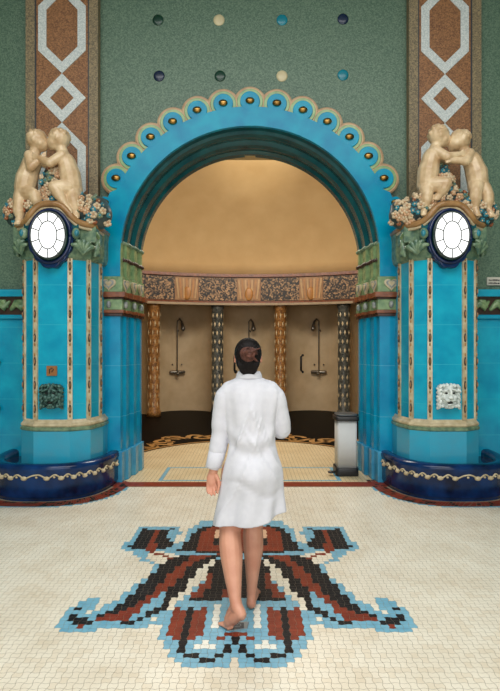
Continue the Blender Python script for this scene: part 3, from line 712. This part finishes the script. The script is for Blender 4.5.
# lion masks
def lion(s, m, label):
    xc, yf, zc = s*XC, 5.742, 1.095
    b = MB(); B_ = lambda u, v, w_, r: b.ball((xc+u, yf-w_, zc+v), r, 0, 12, 8)
    b.box(xc-.112, xc+.112, yf-.03, yf+.004, zc-.128, zc+.115)
    B_(0, 0, .03, (.088, .06, .105))                                         # skull
    B_(0, .035, .088, (.019, .036, .055)); B_(0, -.012, .112, (.034, .026, .020))   # long nose
    B_(0, .085, .062, (.04, .04, .03))
    for q_ in (-1, 1):
        rt = Matrix.Rotation(q_*.35, 3, 'Y')
        b.ball((xc+q_*.052, yf-.085, zc+.066), (.042, .030, .014), 0, 12, 8, rt)   # slanting brow
        B_(q_*.060, -.012, .062, (.030, .028, .026)); B_(q_*.030, -.042, .092, (.030, .028, .020))
        for i in range(6):                                                  # mane locks sweep down the side
            z = .105-.043*i; rt = Matrix.Rotation(q_*(.6+.15*i), 3, 'Y')
            b.ball((xc+q_*(.098+.008*(i % 2)), yf-.05, zc+z), (.034, .035, .016), 0, 10, 8, rt)
            b.ball((xc+q_*.118, yf-.03, zc+z-.02), (.022, .03, .014), 0, 10, 8, rt)
        for i in range(3): B_(q_*(.022+.036*i), .118-.006*i, .045, (.018, .04, .026))
        for i in range(2): B_(q_*(.03+.045*i), -.118+.01*i, .045, (.020, .04, .022))
    B_(0, -.092, .075, (.034, .03, .016)); B_(0, -.122, .05, (.02, .03, .02))
    o = b.build('lion_mask', m); fuse(o, .0042, 2, .3)
    mt = MB(); mt.ball((xc, yf-.082, zc-.066), (.030, .024, .017), 0, 12, 8); mt.build('mouth', SHADOWB, o)
    for q_ in (-1, 1):
        e = MB(); e.ball((xc+q_*.04, yf-.078, zc+.034), (.017, .014, .010), 0, 8, 6); e.build('eye', SHADOWB, o)
    return tag(o, label, 'lion mask', 'lion mask spouts')
lion(-1, BRONZE, 'dark green bronze lion mask spout on the left fountain')
lion(1, WHITEP, 'chalk-white weathered lion mask spout on the right fountain')
pq = bevel(MB().box(-XC-.065, -XC+.05, 5.732, 5.752, 1.315, 1.425).build('plaque', mat('plaque_amber', (150, 98, 48), .4)), .004)
tag(pq, 'small square amber plaque above the dark lion mask', 'plaque')
MB().tube([(-XC-.03, 5.73, 1.345), (-XC-.03, 5.73, 1.385), (-XC-.005, 5.73, 1.40), (-XC+.015, 5.73, 1.385), (-XC-.005, 5.73, 1.36)], .006, 0, 6).build('pictogram', DBROWN, pq)

# ------------------------------------------------------------------ cherub groups on mounds of flowers
PX = .0112
def cherubs(s, nm, figs):
    xc, zb = s*XC, 3.02
    S = thing('cherub_statue', (xc, 5.95, zb), 'ivory ceramic pair of embracing cherubs on flowers, above the %s fountain' % nm, 'statue', 'cherub statues')
    def T_(u, v, w_): return (xc+u*PX, 5.86-w_*PX, zb+v*PX)
    for f_ in figs:
        b = MB(); d = f_['face']
        def tb(pts, r): b.tube([T_(*p) for p in pts], [q_*PX*1.16 for q_ in r], 0, 12)
        hd = f_['head']; hx, hy, hw = hd
        def H_(u, v, w_, r): b.ball(T_(hx+d*u, hy+v, hw+w_), [q_*PX*1.11 for q_ in (r if isinstance(r, tuple) else (r, r, r))], 0, 14, 10)
        H_(-1, 1, 0, (9.6, 9, 9.2)); H_(3.5, -3, 0, (6.8, 7, 7)); H_(8.6, -1.2, 0, (2.2, 2, 1.9)); H_(4, -4, 4.5, 3.6); H_(4, -4, -4.5, 3.6); H_(6.5, -7.5, 0, 2.6); H_(7.4, -4.6, 0, (1.8, 2, 1.3)); H_(-1.5, -1, 8.6, (2, 1.6, 2.8)); H_(6.6, 2.6, 3.5, (2, 2.2, 1.2))
        rn = random.Random(int(abs(hx*7+hy)))
        for i in range(46):                                                   # hair curls
            a_, e_ = rn.uniform(0, 2*pi), rn.uniform(.0, 1.25)
            cx_, cy_, cw_ = -1.6+9.2*cos(e_)*cos(a_), 1.5+8.6*sin(e_), 8.8*cos(e_)*sin(a_)
            if cx_ > 4.5 and cy_ < 7: continue
            H_(cx_, cy_, cw_, 1.9)
        tb([(hx-d*2, hy-6, hw), f_['chest']], [4.6, 5.5])
        c_, be, hp = f_['chest'], f_['belly'], f_['hip']
        mid = tuple((a+b_)/2 for a, b_ in zip(c_, be))
        tb([c_, mid, be, hp], [8.0, 8.2, 9.2, 8.6])
        b.ball(T_(be[0]+d*3, be[1]-1, be[2]+2), [7*PX, 7*PX, 7.5*PX], 0, 14, 10)
        b.ball(T_(hp[0]-d*3, hp[1]-2, hp[2]-1), [7*PX, 6.5*PX, 7*PX], 0, 14, 10)
        for lg in f_['legs']:
            h_, k_, a_, t_ = lg
            m1 = tuple(.5*(p+q_) for p, q_ in zip(h_, k_)); m2 = tuple(.55*p+.45*q_ for p, q_ in zip(k_, a_))
            tb([h_, m1, k_], [7.2, 6.6, 5.0]); tb([k_, m2, a_], [5.0, 5.2, 3.1]); tb([a_, t_], [3.1, 2.7])
            for i in range(5): b.ball(T_(t_[0]+(i-2)*1.1, t_[1]-1.5, t_[2]+2.6), 1.1*PX, 0, 8, 6)
        for ar in f_['arms']:
            s_, e_, h_ = ar
            tb([s_, e_], [4.6, 3.8]); tb([e_, h_], [3.9, 2.6])
            dx, dv, dw = [(q_-p)/max(.1, sqrt(sum((q2-p2)**2 for p2, q2 in zip(e_, h_)))) for p, q_ in zip(e_, h_)]
            b.ball(T_(h_[0]+dx*1.5, h_[1]+dv*1.5, h_[2]+dw*1.5), 2.8*PX, 0, 10, 8)
            for i in range(4): tb([(h_[0]+dx*2, h_[1]+dv*2+(i-1.5)*1.3, h_[2]+1), (h_[0]+dx*6, h_[1]+dv*6+(i-1.5)*1.5-1, h_[2]+.6)], [.95, .75])
            tb([(h_[0]+dx*1, h_[1]+2.2, h_[2]+1), (h_[0]+dx*3.6, h_[1]+4.2, h_[2]+1.2)], [1.0, .8])
        o = b.build('cherub', PUTTO, S); fuse(o, .008, 2, .4)
    # mound
    def env(u): 
        a = abs(u)
        return 12 + 24*max(0, 1-(a/52)**4) + 27*math.exp(-(u/13)**2)
    mb = MB()
    for u, v, r in ((-37, 10, 16), (37, 11, 17), (-42, 17, 10), (40, 19, 11), (-20, 15, 18), (20, 16, 18), (0, 25, 18), (-3, 40, 13), (-4, 51, 9), (0, 10, 18)):
        mb.ball(T_(u, v, -5 if v < 30 else -2), [r*PX*1.05, r*PX*.95, r*PX*.95], 0, 16, 10)
    o = mb.build('flower_mound', MOUND, S); fuse(o, .02, 6)
    from mathutils.bvhtree import BVHTree
    bv = BVHTree.FromPolygons([v.co.copy() for v in o.data.vertices], [tuple(p.vertices) for p in o.data.polygons])
    rn = random.Random(5 if s < 0 else 9); placed = []
    tries = 0
    while len(placed) < 99 and tries < 9000:
        tries += 1
        u = rn.uniform(-55, 55); lo = 20*math.exp(-(u/16)**2)-1; v = rn.uniform(lo, max(lo+1, env(u)))
        if any((u-a)**2 + (v-c_)**2 < 21 for a, c_ in placed): continue
        hit = bv.ray_cast(Vector((u*PX, -2, v*PX)), Vector((0, 1, 0)))
        if hit[0] is None: continue
        placed.append((u, v))
        kind = rn.choice('AAADDBBCCE')
        if kind not in FLW:
            q_ = MB(); k_ = {'A': (1.0, FCREAM, FPEACH), 'D': (.95, FPEACH, FCREAM), 'B': (.72, FTEAL, FCREAM), 'C': (.8, FSAGE, FTEAL), 'E': (.65, FRUST, FCREAM)}[kind]
            R_ = 3.6*PX*k_[0]
            q_.ball((0, .3*R_, 0), (R_*.95, R_*.6, R_*.95), 0, 10, 6)
            for i in range(5):
                a_ = 2*pi*i/5; q_.ball((R_*.62*cos(a_), -.1*R_, R_*.62*sin(a_)), (R_*.46, R_*.4, R_*.46), 0, 8, 5)
            q_.ball((0, -.35*R_, 0), (R_*.34, R_*.3, R_*.34), 1, 8, 5)
            me = q_.build('flower', [k_[1], k_[2]]); FLW[kind] = me.data; bpy.data.objects.remove(me)
        fo = bpy.data.objects.new('flower', FLW[kind]); col.objects.link(fo); fo.parent = S
        fo.location = hit[0] + Vector((0, -.012, 0)); nn = hit[1]
        fo.rotation_euler = (-math.asin(max(-.9, min(.9, nn.z))), rn.uniform(0, 6), atan2(nn.x, max(.25, -nn.y))); fo.scale = [rn.uniform(.85, 1.2)]*3
FLW = {}
cherubs(-1, 'left', [
    dict(face=1, head=(-17, 82, 4), chest=(-23, 61, 3), belly=(-28, 45, 4), hip=(-31, 33, 3),
         legs=[((-32, 30, 4), (-34, 15, 9), (-33, 3, 9), (-33, -2, 13)), ((-28, 29, 6), (-17, 26, 13), (-14, 14, 9), (-12, 9, 12))],
         arms=[((-24, 66, 8), (-20, 52, 14), (-10, 62, 12)), ((-18, 65, -2), (-6, 58, 0), (4, 62, -3))]),
    dict(face=-1, head=(3, 83, 4), chest=(11, 61, 3), belly=(15, 48, 4), hip=(17, 36, 3),
         legs=[((15, 34, 7), (3, 33, 15), (13, 17, 14), (19, 8, 16)), ((18, 32, 3), (20, 22, 10), (23, 9, 9), (24, 4, 12))],
         arms=[((9, 66, 8), (-1, 56, 15), (-12, 61, 14)), ((6, 65, -3), (-5, 60, -3), (-16, 64, -6))])])
cherubs(1, 'right', [
    dict(face=1, head=(-6, 86, 5), chest=(-13, 66, 4), belly=(-17, 52, 5), hip=(-18, 40, 4),
         legs=[((-19, 37, 4), (-20, 26, 11), (-22, 14, 9), (-24, 7, 12)), ((-15, 37, 7), (-3, 36, 15), (-8, 25, 11), (-12, 22, 12))],
         arms=[((-11, 71, 8), (-2, 62, 15), (11, 65, 13)), ((-6, 70, -3), (4, 64, -2), (14, 68, -5))]),
    dict(face=-1, head=(13, 81, 6), chest=(27, 62, 4), belly=(31, 50, 5), hip=(33, 39, 4),
         legs=[((30, 37, 6), (27, 29, 13), (27, 14, 11), (28, 6, 14)), ((36, 36, 4), (40, 27, 10), (41, 13, 8), (43, 6, 11))],
         arms=[((23, 68, 8), (17, 58, 14), (3, 59, 15)), ((20, 67, -3), (8, 66, -4), (-3, 70, -6))])])

# small fittings on the walls
sg = bevel(MB().box(2.93, 3.26, HW-.028, HW+.01, 2.40, 2.50).build('wall_sign', SIGN), .004); tag(sg, 'small white two-line sign on the green wall beside the right fountain', 'sign')
ik = MB(); rn = random.Random(2)
for z in (2.462, 2.425):
    x = 2.948
    while x < 3.235:
        w_ = rn.choice((.010, .014, .018)); ik.box(x, x+w_, HW-.0295, HW-.027, z-.012, z+.012*rn.choice((1, .6))); x += w_+.006
ik.build('lettering', INK, sg)
for z, lb in ((1.45, 'upper black knob on the turquoise dado at the left edge'), (.89, 'lower black knob on the turquoise dado at the left edge')):
    k_ = MB(); k_.tube([(-3.075, 6.372, z), (-3.075, 6.33, z)], .02, 0, 10); k_.ball((-3.075, 6.32, z), (.038, .03, .038), 0, 12, 8)
    tag(k_.build('knob', BLKP, bpy.data.objects['trim_1']), 'black knob')

# ------------------------------------------------------------------ trash bin
def rbox(x0, x1, y0, y1, z0, z1, r=.03):
    o = []
    for cx_, cy_, a0 in ((x1-r, y1-r, 0), (x0+r, y1-r, pi/2), (x0+r, y0+r, pi), (x1-r, y0+r, 1.5*pi)):
        for i in range(5): o.append((cx_+r*cos(a0+pi/8*i), cy_+r*sin(a0+pi/8*i)))
    return MB().prism_xy(o, z0, z1, 0, True)
bx, by = 1.235, 6.72
BN = thing('trash_bin', (bx, by, 0), 'slim steel pedal bin with black lid and base beside the right jamb', 'bin')
rbox(bx-.125, bx+.125, by-.13, by+.13, .10, .70).build('body', STEEL, BN)
bevel(rbox(bx-.15, bx+.15, by-.16, by+.15, .70, .755, .04).build('lid', BLKP, BN), .008)
bevel(rbox(bx-.135, bx+.135, by-.14, by+.14, .755, .785, .06).build('lid', mat('grey_plastic', (70, 76, 80), .35), BN), .012)
bevel(rbox(bx-.145, bx+.145, by-.15, by+.15, .0, .105, .04).build('base', BLKP, BN), .006)
pd = MB(); pd.tube([(bx-.10, by-.06, .05), (bx-.19, by-.09, .045)], .016, 0, 8); pd.ball((bx-.20, by-.09, .045), (.045, .04, .018), 0, 12, 7); pd.build('pedal', BLKP, BN)

# ------------------------------------------------------------------ drain plate by the lifted foot
dp = bevel(MB().prism_xy([(-.135, 2.955), (-.015, 2.985), (-.005, 3.055), (-.115, 3.065)], -.003, .004).build('floor_drain', mat('drain_rim', (150, 160, 164), .35, metal=.6)), .002)
tag(dp, 'small grey metal drain plate set in the mosaic under the lifted foot', 'drain')
di = MB(); di.prism_xy([(-.122, 2.965), (-.035, 2.985), (-.035, 3.04), (-.108, 3.05)], .003, .006); di.build('grate', mat('drain_dark', (66, 72, 80), .4, metal=.4), dp)
sw = MB(); sw.ribbon([(-.078+(.006+.0022*i)*cos(i*.7), 3.01+(.005+.0016*i)*sin(i*.7), .0055) for i in range(16)], .004, .002); sw.build('swirl', mat('drain_rim_light', (140, 148, 154), .4, metal=.4), dp)

# ------------------------------------------------------------------ the woman
WO = thing('person', (0, 3.2, 0), 'woman seen from behind in a white shirt dress, barefoot, walking onto the floor mosaic', 'person')
b = MB()
def tb(pts, r, flat=1.0, n=16): b.tube(pts, r, 0, n, flat)
# head, face turned away towards the niche
b.ball((-.012, 3.20, 1.575), (.074, .092, .092), 0, 24, 16)
b.ball((-.012, 3.235, 1.515), (.058, .062, .072), 0, 20, 14)
b.ball((-.012, 3.27, 1.472), (.028, .028, .024), 0, 14, 10)
b.tube([(-.012, 3.288, 1.575), (-.012, 3.308, 1.535)], [.010, .015], 0, 10)
for q_ in (-1, 1):
    b.ball((-.012+q_*.034, 3.268, 1.53), (.026, .026, .026), 0, 12, 8)
    b.ball((-.012+q_*.032, 3.283, 1.592), (.024, .012, .010), 0, 12, 8)
    b.ball((-.012+q_*.077, 3.205, 1.552), (.010, .020, .032), 0, 12, 8)
    b.ball((-.012+q_*.079, 3.20, 1.532), (.009, .011, .012), 0, 10, 7)
tb([(-.010, 3.195, 1.50), (-.006, 3.19, 1.45), (0, 3.19, 1.40)], [.054, .052, .062])
tb([(-.11, 3.2, 1.335), (0, 3.19, 1.36), (.115, 3.2, 1.335)], [.045, .062, .045])
tb([(0, 3.2, 1.34), (.005, 3.2, 1.22), (.012, 3.2, 1.06), (.016, 3.2, .93), (.016, 3.2, .84)], [.12, .125, .11, .13, .135], .8)
# arms
tb([(-.135, 3.2, 1.31), (-.176, 3.205, 1.20), (-.190, 3.215, 1.07)], [.050, .046, .040])
tb([(-.190, 3.215, 1.07), (-.205, 3.205, .98), (-.222, 3.19, .875), (-.226, 3.19, .85)], [.040, .042, .028, .026])
tb([(.140, 3.2, 1.31), (.186, 3.215, 1.22), (.205, 3.235, 1.10)], [.050, .046, .041])
tb([(.205, 3.235, 1.10), (.17, 3.33, 1.10), (.11, 3.42, 1.12), (.09, 3.44, 1.125)], [.041, .041, .028, .026])
# left hand hanging, palm to the back, fingers curled
b.tube([(-.226, 3.19, .86), (-.230, 3.187, .82), (-.232, 3.183, .785)], [.026, .036, .036], 0, 14, .55)
for i, (dx, L_) in enumerate(((-.026, .060), (-.009, .072), (.009, .068), (.025, .054))):
    x = -.232+dx
    b.tube([(x, 3.182, .792), (x+dx*.10, 3.172-.05*dx, .792-L_*.45), (x+dx*.18+.004, 3.152-.3*dx, .792-L_*.85), (x+dx*.12+.010, 3.134-.3*dx, .792-L_*.95)], [.0092, .0084, .0078, .007], 0, 10)
b.tube([(-.204, 3.175, .828), (-.190, 3.158, .80), (-.188, 3.148, .775), (-.192, 3.140, .757)], [.013, .0115, .010, .0085], 0, 10)
# right hand in front
b.tube([(.095, 3.435, 1.123), (.06, 3.455, 1.13), (.035, 3.46, 1.133)], [.026, .036, .034], 0, 14, .55)
for i, (dz, L_) in enumerate(((.026, .060), (.009, .070), (-.009, .066), (-.025, .054))):
    b.tube([(.036, 3.46, 1.133+dz), (.036-L_*.5, 3.462, 1.131+dz), (.036-L_*.9, 3.45, 1.127+dz)], [.0098, .009, .008], 0, 10)
b.tube([(.075, 3.45, 1.155), (.05, 3.445, 1.178), (.03, 3.44, 1.185)], [.013, .011, .009], 0, 10)
# legs
tb([(-.075, 3.2, .86), (-.098, 3.19, .68), (-.122, 3.165, .50)], [.10, .09, .066])
tb([(-.122, 3.165, .51), (-.118, 3.13, .43), (-.110, 3.105, .37), (-.098, 3.05, .26), (-.086, 2.995, .17), (-.078, 2.975, .14)], [.064, .069, .068, .051, .036, .035])
tb([(.105, 3.2, .86), (.065, 3.235, .68), (.020, 3.27, .50)], [.098, .086, .060])
tb([(.020, 3.27, .51), (.020, 3.258, .42), (.021, 3.255, .36), (.016, 3.252, .24), (.012, 3.246, .13), (.010, 3.243, .09)], [.060, .064, .063, .047, .034, .033])
# left foot: toes down, heel lifted
tb([(-.078, 2.972, .135), (-.052, 2.940, .105)], [.036, .034])
tb([(-.060, 2.948, .104), (-.090, 2.965, .072), (-.118, 2.985, .040)], [.036, .038, .035], .9)
tb([(-.078, 2.985, .14), (-.105, 3.0, .080), (-.122, 3.0, .042)], [.033, .032, .030])
for i in range(5):
    a_ = -.024+.0145*i; L_ = .044-.005*i
    b.tube([(-.120+a_*.55, 2.985-a_, .028), (-.120+a_*.55-L_*.5, 2.99-a_, .016), (-.120+a_*.55-L_, 2.994-a_, .012)], [.014-.001*i, .0110-.0008*i, .010-.0008*i], 0, 10)
# right foot flat, pointing away
tb([(.010, 3.243, .09), (.008, 3.228, .045)], [.031, .029]); b.ball((.008, 3.220, .034), (.031, .034, .033), 0, 16, 10)
tb([(.010, 3.245, .042), (.018, 3.32, .036), (.026, 3.395, .026)], [.032, .038, .036], .75)
tb([(.012, 3.25, .085), (.018, 3.31, .062), (.024, 3.38, .036)], [.028, .028, .024])
for i in range(5):
    x = .000+.0145*i; L_ = (.052, .050, .045, .040, .032)[i]
    b.tube([(x, 3.40, .018), (x, 3.40+L_*.6, .014), (x, 3.40+L_, .011)], [.013, .010, .009], 0, 10)
body = b.build('body', SKIN, WO); fuse(body, .0042, 4, .5)
for q_ in (-1, 1):
    e = MB(); e.ball((-.012+q_*.031, 3.276, 1.573), (.013, .011, .007), 0, 12, 8); e.build('eye', EYEW, body)
    e = MB(); e.ball((-.012+q_*.031, 3.285, 1.573), (.006, .004, .006), 0, 10, 7); e.build('iris', HAIR, body)
e = MB(); e.ball((-.012, 3.290, 1.502), (.022, .010, .008), 0, 12, 8); e.build('mouth', LIP, body)

# dress
b = MB(); n = 72
def sm(a, c_, x): t = min(1, max(0, (x-a)/(c_-a))); return t*t*(3-2*t)
lv = [(1.446, -.008, .062, .060), (1.432, -.006, .078, .068), (1.418, -.004, .104, .078), (1.400, -.002, .136, .088), (1.378, 0, .164, .096), (1.350, .002, .182, .104), (1.31, .004, .184, .110), (1.24, .005, .166, .115), (1.16, .007, .150, .114),
      (1.09, .010, .142, .113), (1.02, .014, .141, .116), (.96, .016, .153, .124), (.90, .018, .171, .138), (.84, .016, .182, .146), (.76, .010, .188, .148), (.68, .004, .196, .150), (.60, -.002, .206, .154), (.54, -.006, .214, .157), (.49, -.008, .219, .158)]
rings = []
dense = []
for k in range(len(lv)-1):
    q_ = 1 if k < 5 else 4
    for j in range(q_): dense.append(tuple(lv[k][m]+(lv[k+1][m]-lv[k][m])*j/q_ for m in range(4)))
dense.append(lv[-1])
for k, (z, cx_, rx, ry) in enumerate(dense):
    r_ = []
    for i in range(n):
        t = 2*pi*i/n; c_, s_ = cos(t), sin(t)
        f_ = 0
        if z < 1.38:
            am = .004 if z > 1.0 else .004 + .009*sm(.95, .5, z)
            f_ = am*(sin(5*t+1.3+z*2)+.6*sin(9*t-z*5+.7)) 
            bk_ = max(0, -s_)
            f_ += .013*math.exp(-((z-1.05-.07*c_*c_)/.04)**2)*bk_       # soft blousing at the waist
            f_ -= .008*math.exp(-((z-.975-.07*c_*c_)/.03)**2)*bk_
            f_ += .011*math.exp(-((c_-.04)/.09)**2)*sm(1.36, 1.25, z)*sm(1.0, 1.15, z)*bk_
            f_ += .009*math.exp(-((z-1.24+.38*abs(c_))/.022)**2)*bk_ + .009*math.exp(-((z-1.13+.30*abs(c_+.25))/.018)**2)*bk_ + .008*math.exp(-((z-1.18+.5*abs(c_-.35))/.02)**2)*bk_
            f_ -= .008*math.exp(-((z-.775+.05*sin(3*c_))/.025)**2)*bk_
        # seat
        seat = .028*math.exp(-((z-.86)/.09)**2)*max(0, -s_)**1.5
        ex = .88
        x = cx_+(rx+f_)*math.copysign(abs(c_)**ex, c_); y = 3.2+(ry+f_+seat)*math.copysign(abs(s_)**ex, s_)
        zz = z
        if z < .72:
            hem = .502 + .055*max(0, -s_) + .11*max(0, c_)**1.8 + .018*max(0, -c_)**2
            zz = .72 + (z-.72)*(.72-hem)/(.72-.49)
        r_.append((x, y, zz))
    rings.append(r_)
b.loft(rings[::-1])
# sleeves
def sleeve(pts, rad, seed):
    P_ = []; R_ = []
    for i in range(len(pts)-1):
        for j in range(6):
            f_ = j/6; P_.append(Vector(pts[i]).lerp(Vector(pts[i+1]), f_)); R_.append(rad[i]+(rad[i+1]-rad[i])*f_)
    P_.append(Vector(pts[-1])); R_.append(rad[-1])
    rn = random.Random(seed)
    R_ = [r+.0016*sin(i*.9+rn.random()) for i, r in enumerate(R_)]
    b.tube(P_, R_, 0, 20)
sleeve([(-.105, 3.2, 1.350), (-.150, 3.2, 1.312), (-.175, 3.205, 1.20), (-.182, 3.21, 1.09), (-.196, 3.208, 1.0)], [.070, .066, .060, .056, .054], 1)
sleeve([(-.194, 3.208, 1.01), (-.207, 3.203, .95), (-.219, 3.193, .895)], [.055, .053, .044], 2)
sleeve([(.105, 3.2, 1.350), (.152, 3.2, 1.312), (.182, 3.213, 1.20), (.198, 3.232, 1.105)], [.070, .066, .061, .058], 3)
sleeve([(.198, 3.232, 1.105), (.17, 3.32, 1.10), (.12, 3.41, 1.118)], [.058, .056, .044], 4)
dress = b.build('shirt_dress', CLOTH, WO); fuse(dress, .005, 6, .5)
bm = bmesh.new(); bm.from_mesh(dress.data)                      # open the hem
kill = [f for f in bm.faces if f.normal.z < -.55 and f.calc_center_median().z < .68 and abs(f.calc_center_median().x) < .24]
bmesh.ops.delete(bm, geom=kill, context='FACES'); bm.to_mesh(dress.data); bm.free()
md = dress.modifiers.new('cloth', 'SOLIDIFY'); md.thickness = .004; md.offset = -1
cf = MB(); cf.loft([[(-.199-.026*k+(.050+a_)*cos(2*pi*i/24)*.98, 3.206-.016*k+(.046+a_)*sin(2*pi*i/24), .985-.105*k) for i in range(24)] for k, a_ in ((0, .001), (.04, .006), (.5, .004), (.94, .001), (1, -.006))])
tag(cf.build('cuff', CLOTH, dress))
cl = MB(); rr_ = []
for k, (z, rx, ry) in enumerate(((1.428, .082, .074), (1.45, .078, .072), (1.468, .068, .066), (1.472, .060, .060), (1.455, .058, .058))):
    rr_.append([(-.006+rx*cos(2*pi*i/40), 3.195+ry*sin(2*pi*i/40), z-.018*sm(.2, 1, sin(2*pi*i/40))) for i in range(40)])
cl.loft(rr_, caps=False); cl.build('collar', CLOTH, dress)

# hair and bun
b = MB()
b.ball((-.012, 3.190, 1.582), (.084, .098, .094), 0, 26, 18)
b.ball((-.012, 3.160, 1.535), (.074, .066, .080), 0, 22, 14)
b.ball((-.010, 3.158, 1.490), (.058, .046, .050), 0, 18, 12)
for i in range(19):
    a_ = -.5+(pi+1.0)*i/18; b.tube([(-.012+.080*cos(a_), 3.195, 1.578+.090*sin(a_)), (-.012+.068*cos(a_), 3.122, 1.572+.070*sin(a_)), (-.012+.02*cos(a_), 3.095, 1.57+.02*sin(a_))], [.006, .008, .006], 0, 8)
for i in range(9):
    x = -.052+.013*i; b.tube([(-.012+x*1.15, 3.125, 1.548), (-.012+x*1.10, 3.108, 1.508), (-.010+x*.80, 3.122, 1.468), (-.010+x*.4, 3.14, 1.446)], [.006, .008, .007, .005], 0, 8)
hair = b.build('hair', HAIR, WO); fuse(hair, .0045, 2, .4)
b = MB()
b.ball((-.008, 3.092, 1.575), (.040, .030, .034), 0, 16, 10)
for j in range(3):                                              # three coils of twisted hair
    ph = j*2.1; rr_ = (.046, .033, .018)[j]
    b.tube([(-.008+rr_*cos(a*.42+ph), 3.080-.011*j-.006*sin(a*.9), 1.576+rr_*.82*sin(a*.42+ph)) for a in range(14)], [.0085+.002*sin(a*1.3) for a in range(14)], 0, 8)
b.tube([(-.045, 3.085, 1.552), (-.01, 3.056, 1.582), (.03, 3.062, 1.598), (.062, 3.085, 1.612)], [.007, .009, .008, .003], 0, 8)
b.tube([(-.03, 3.070, 1.605), (.0, 3.054, 1.572), (.035, 3.075, 1.540), (.05, 3.09, 1.53)], [.007, .010, .008, .003], 0, 8)
bun = b.build('hair_bun', HAIRB, hair); fuse(bun, .003, 1, .3)
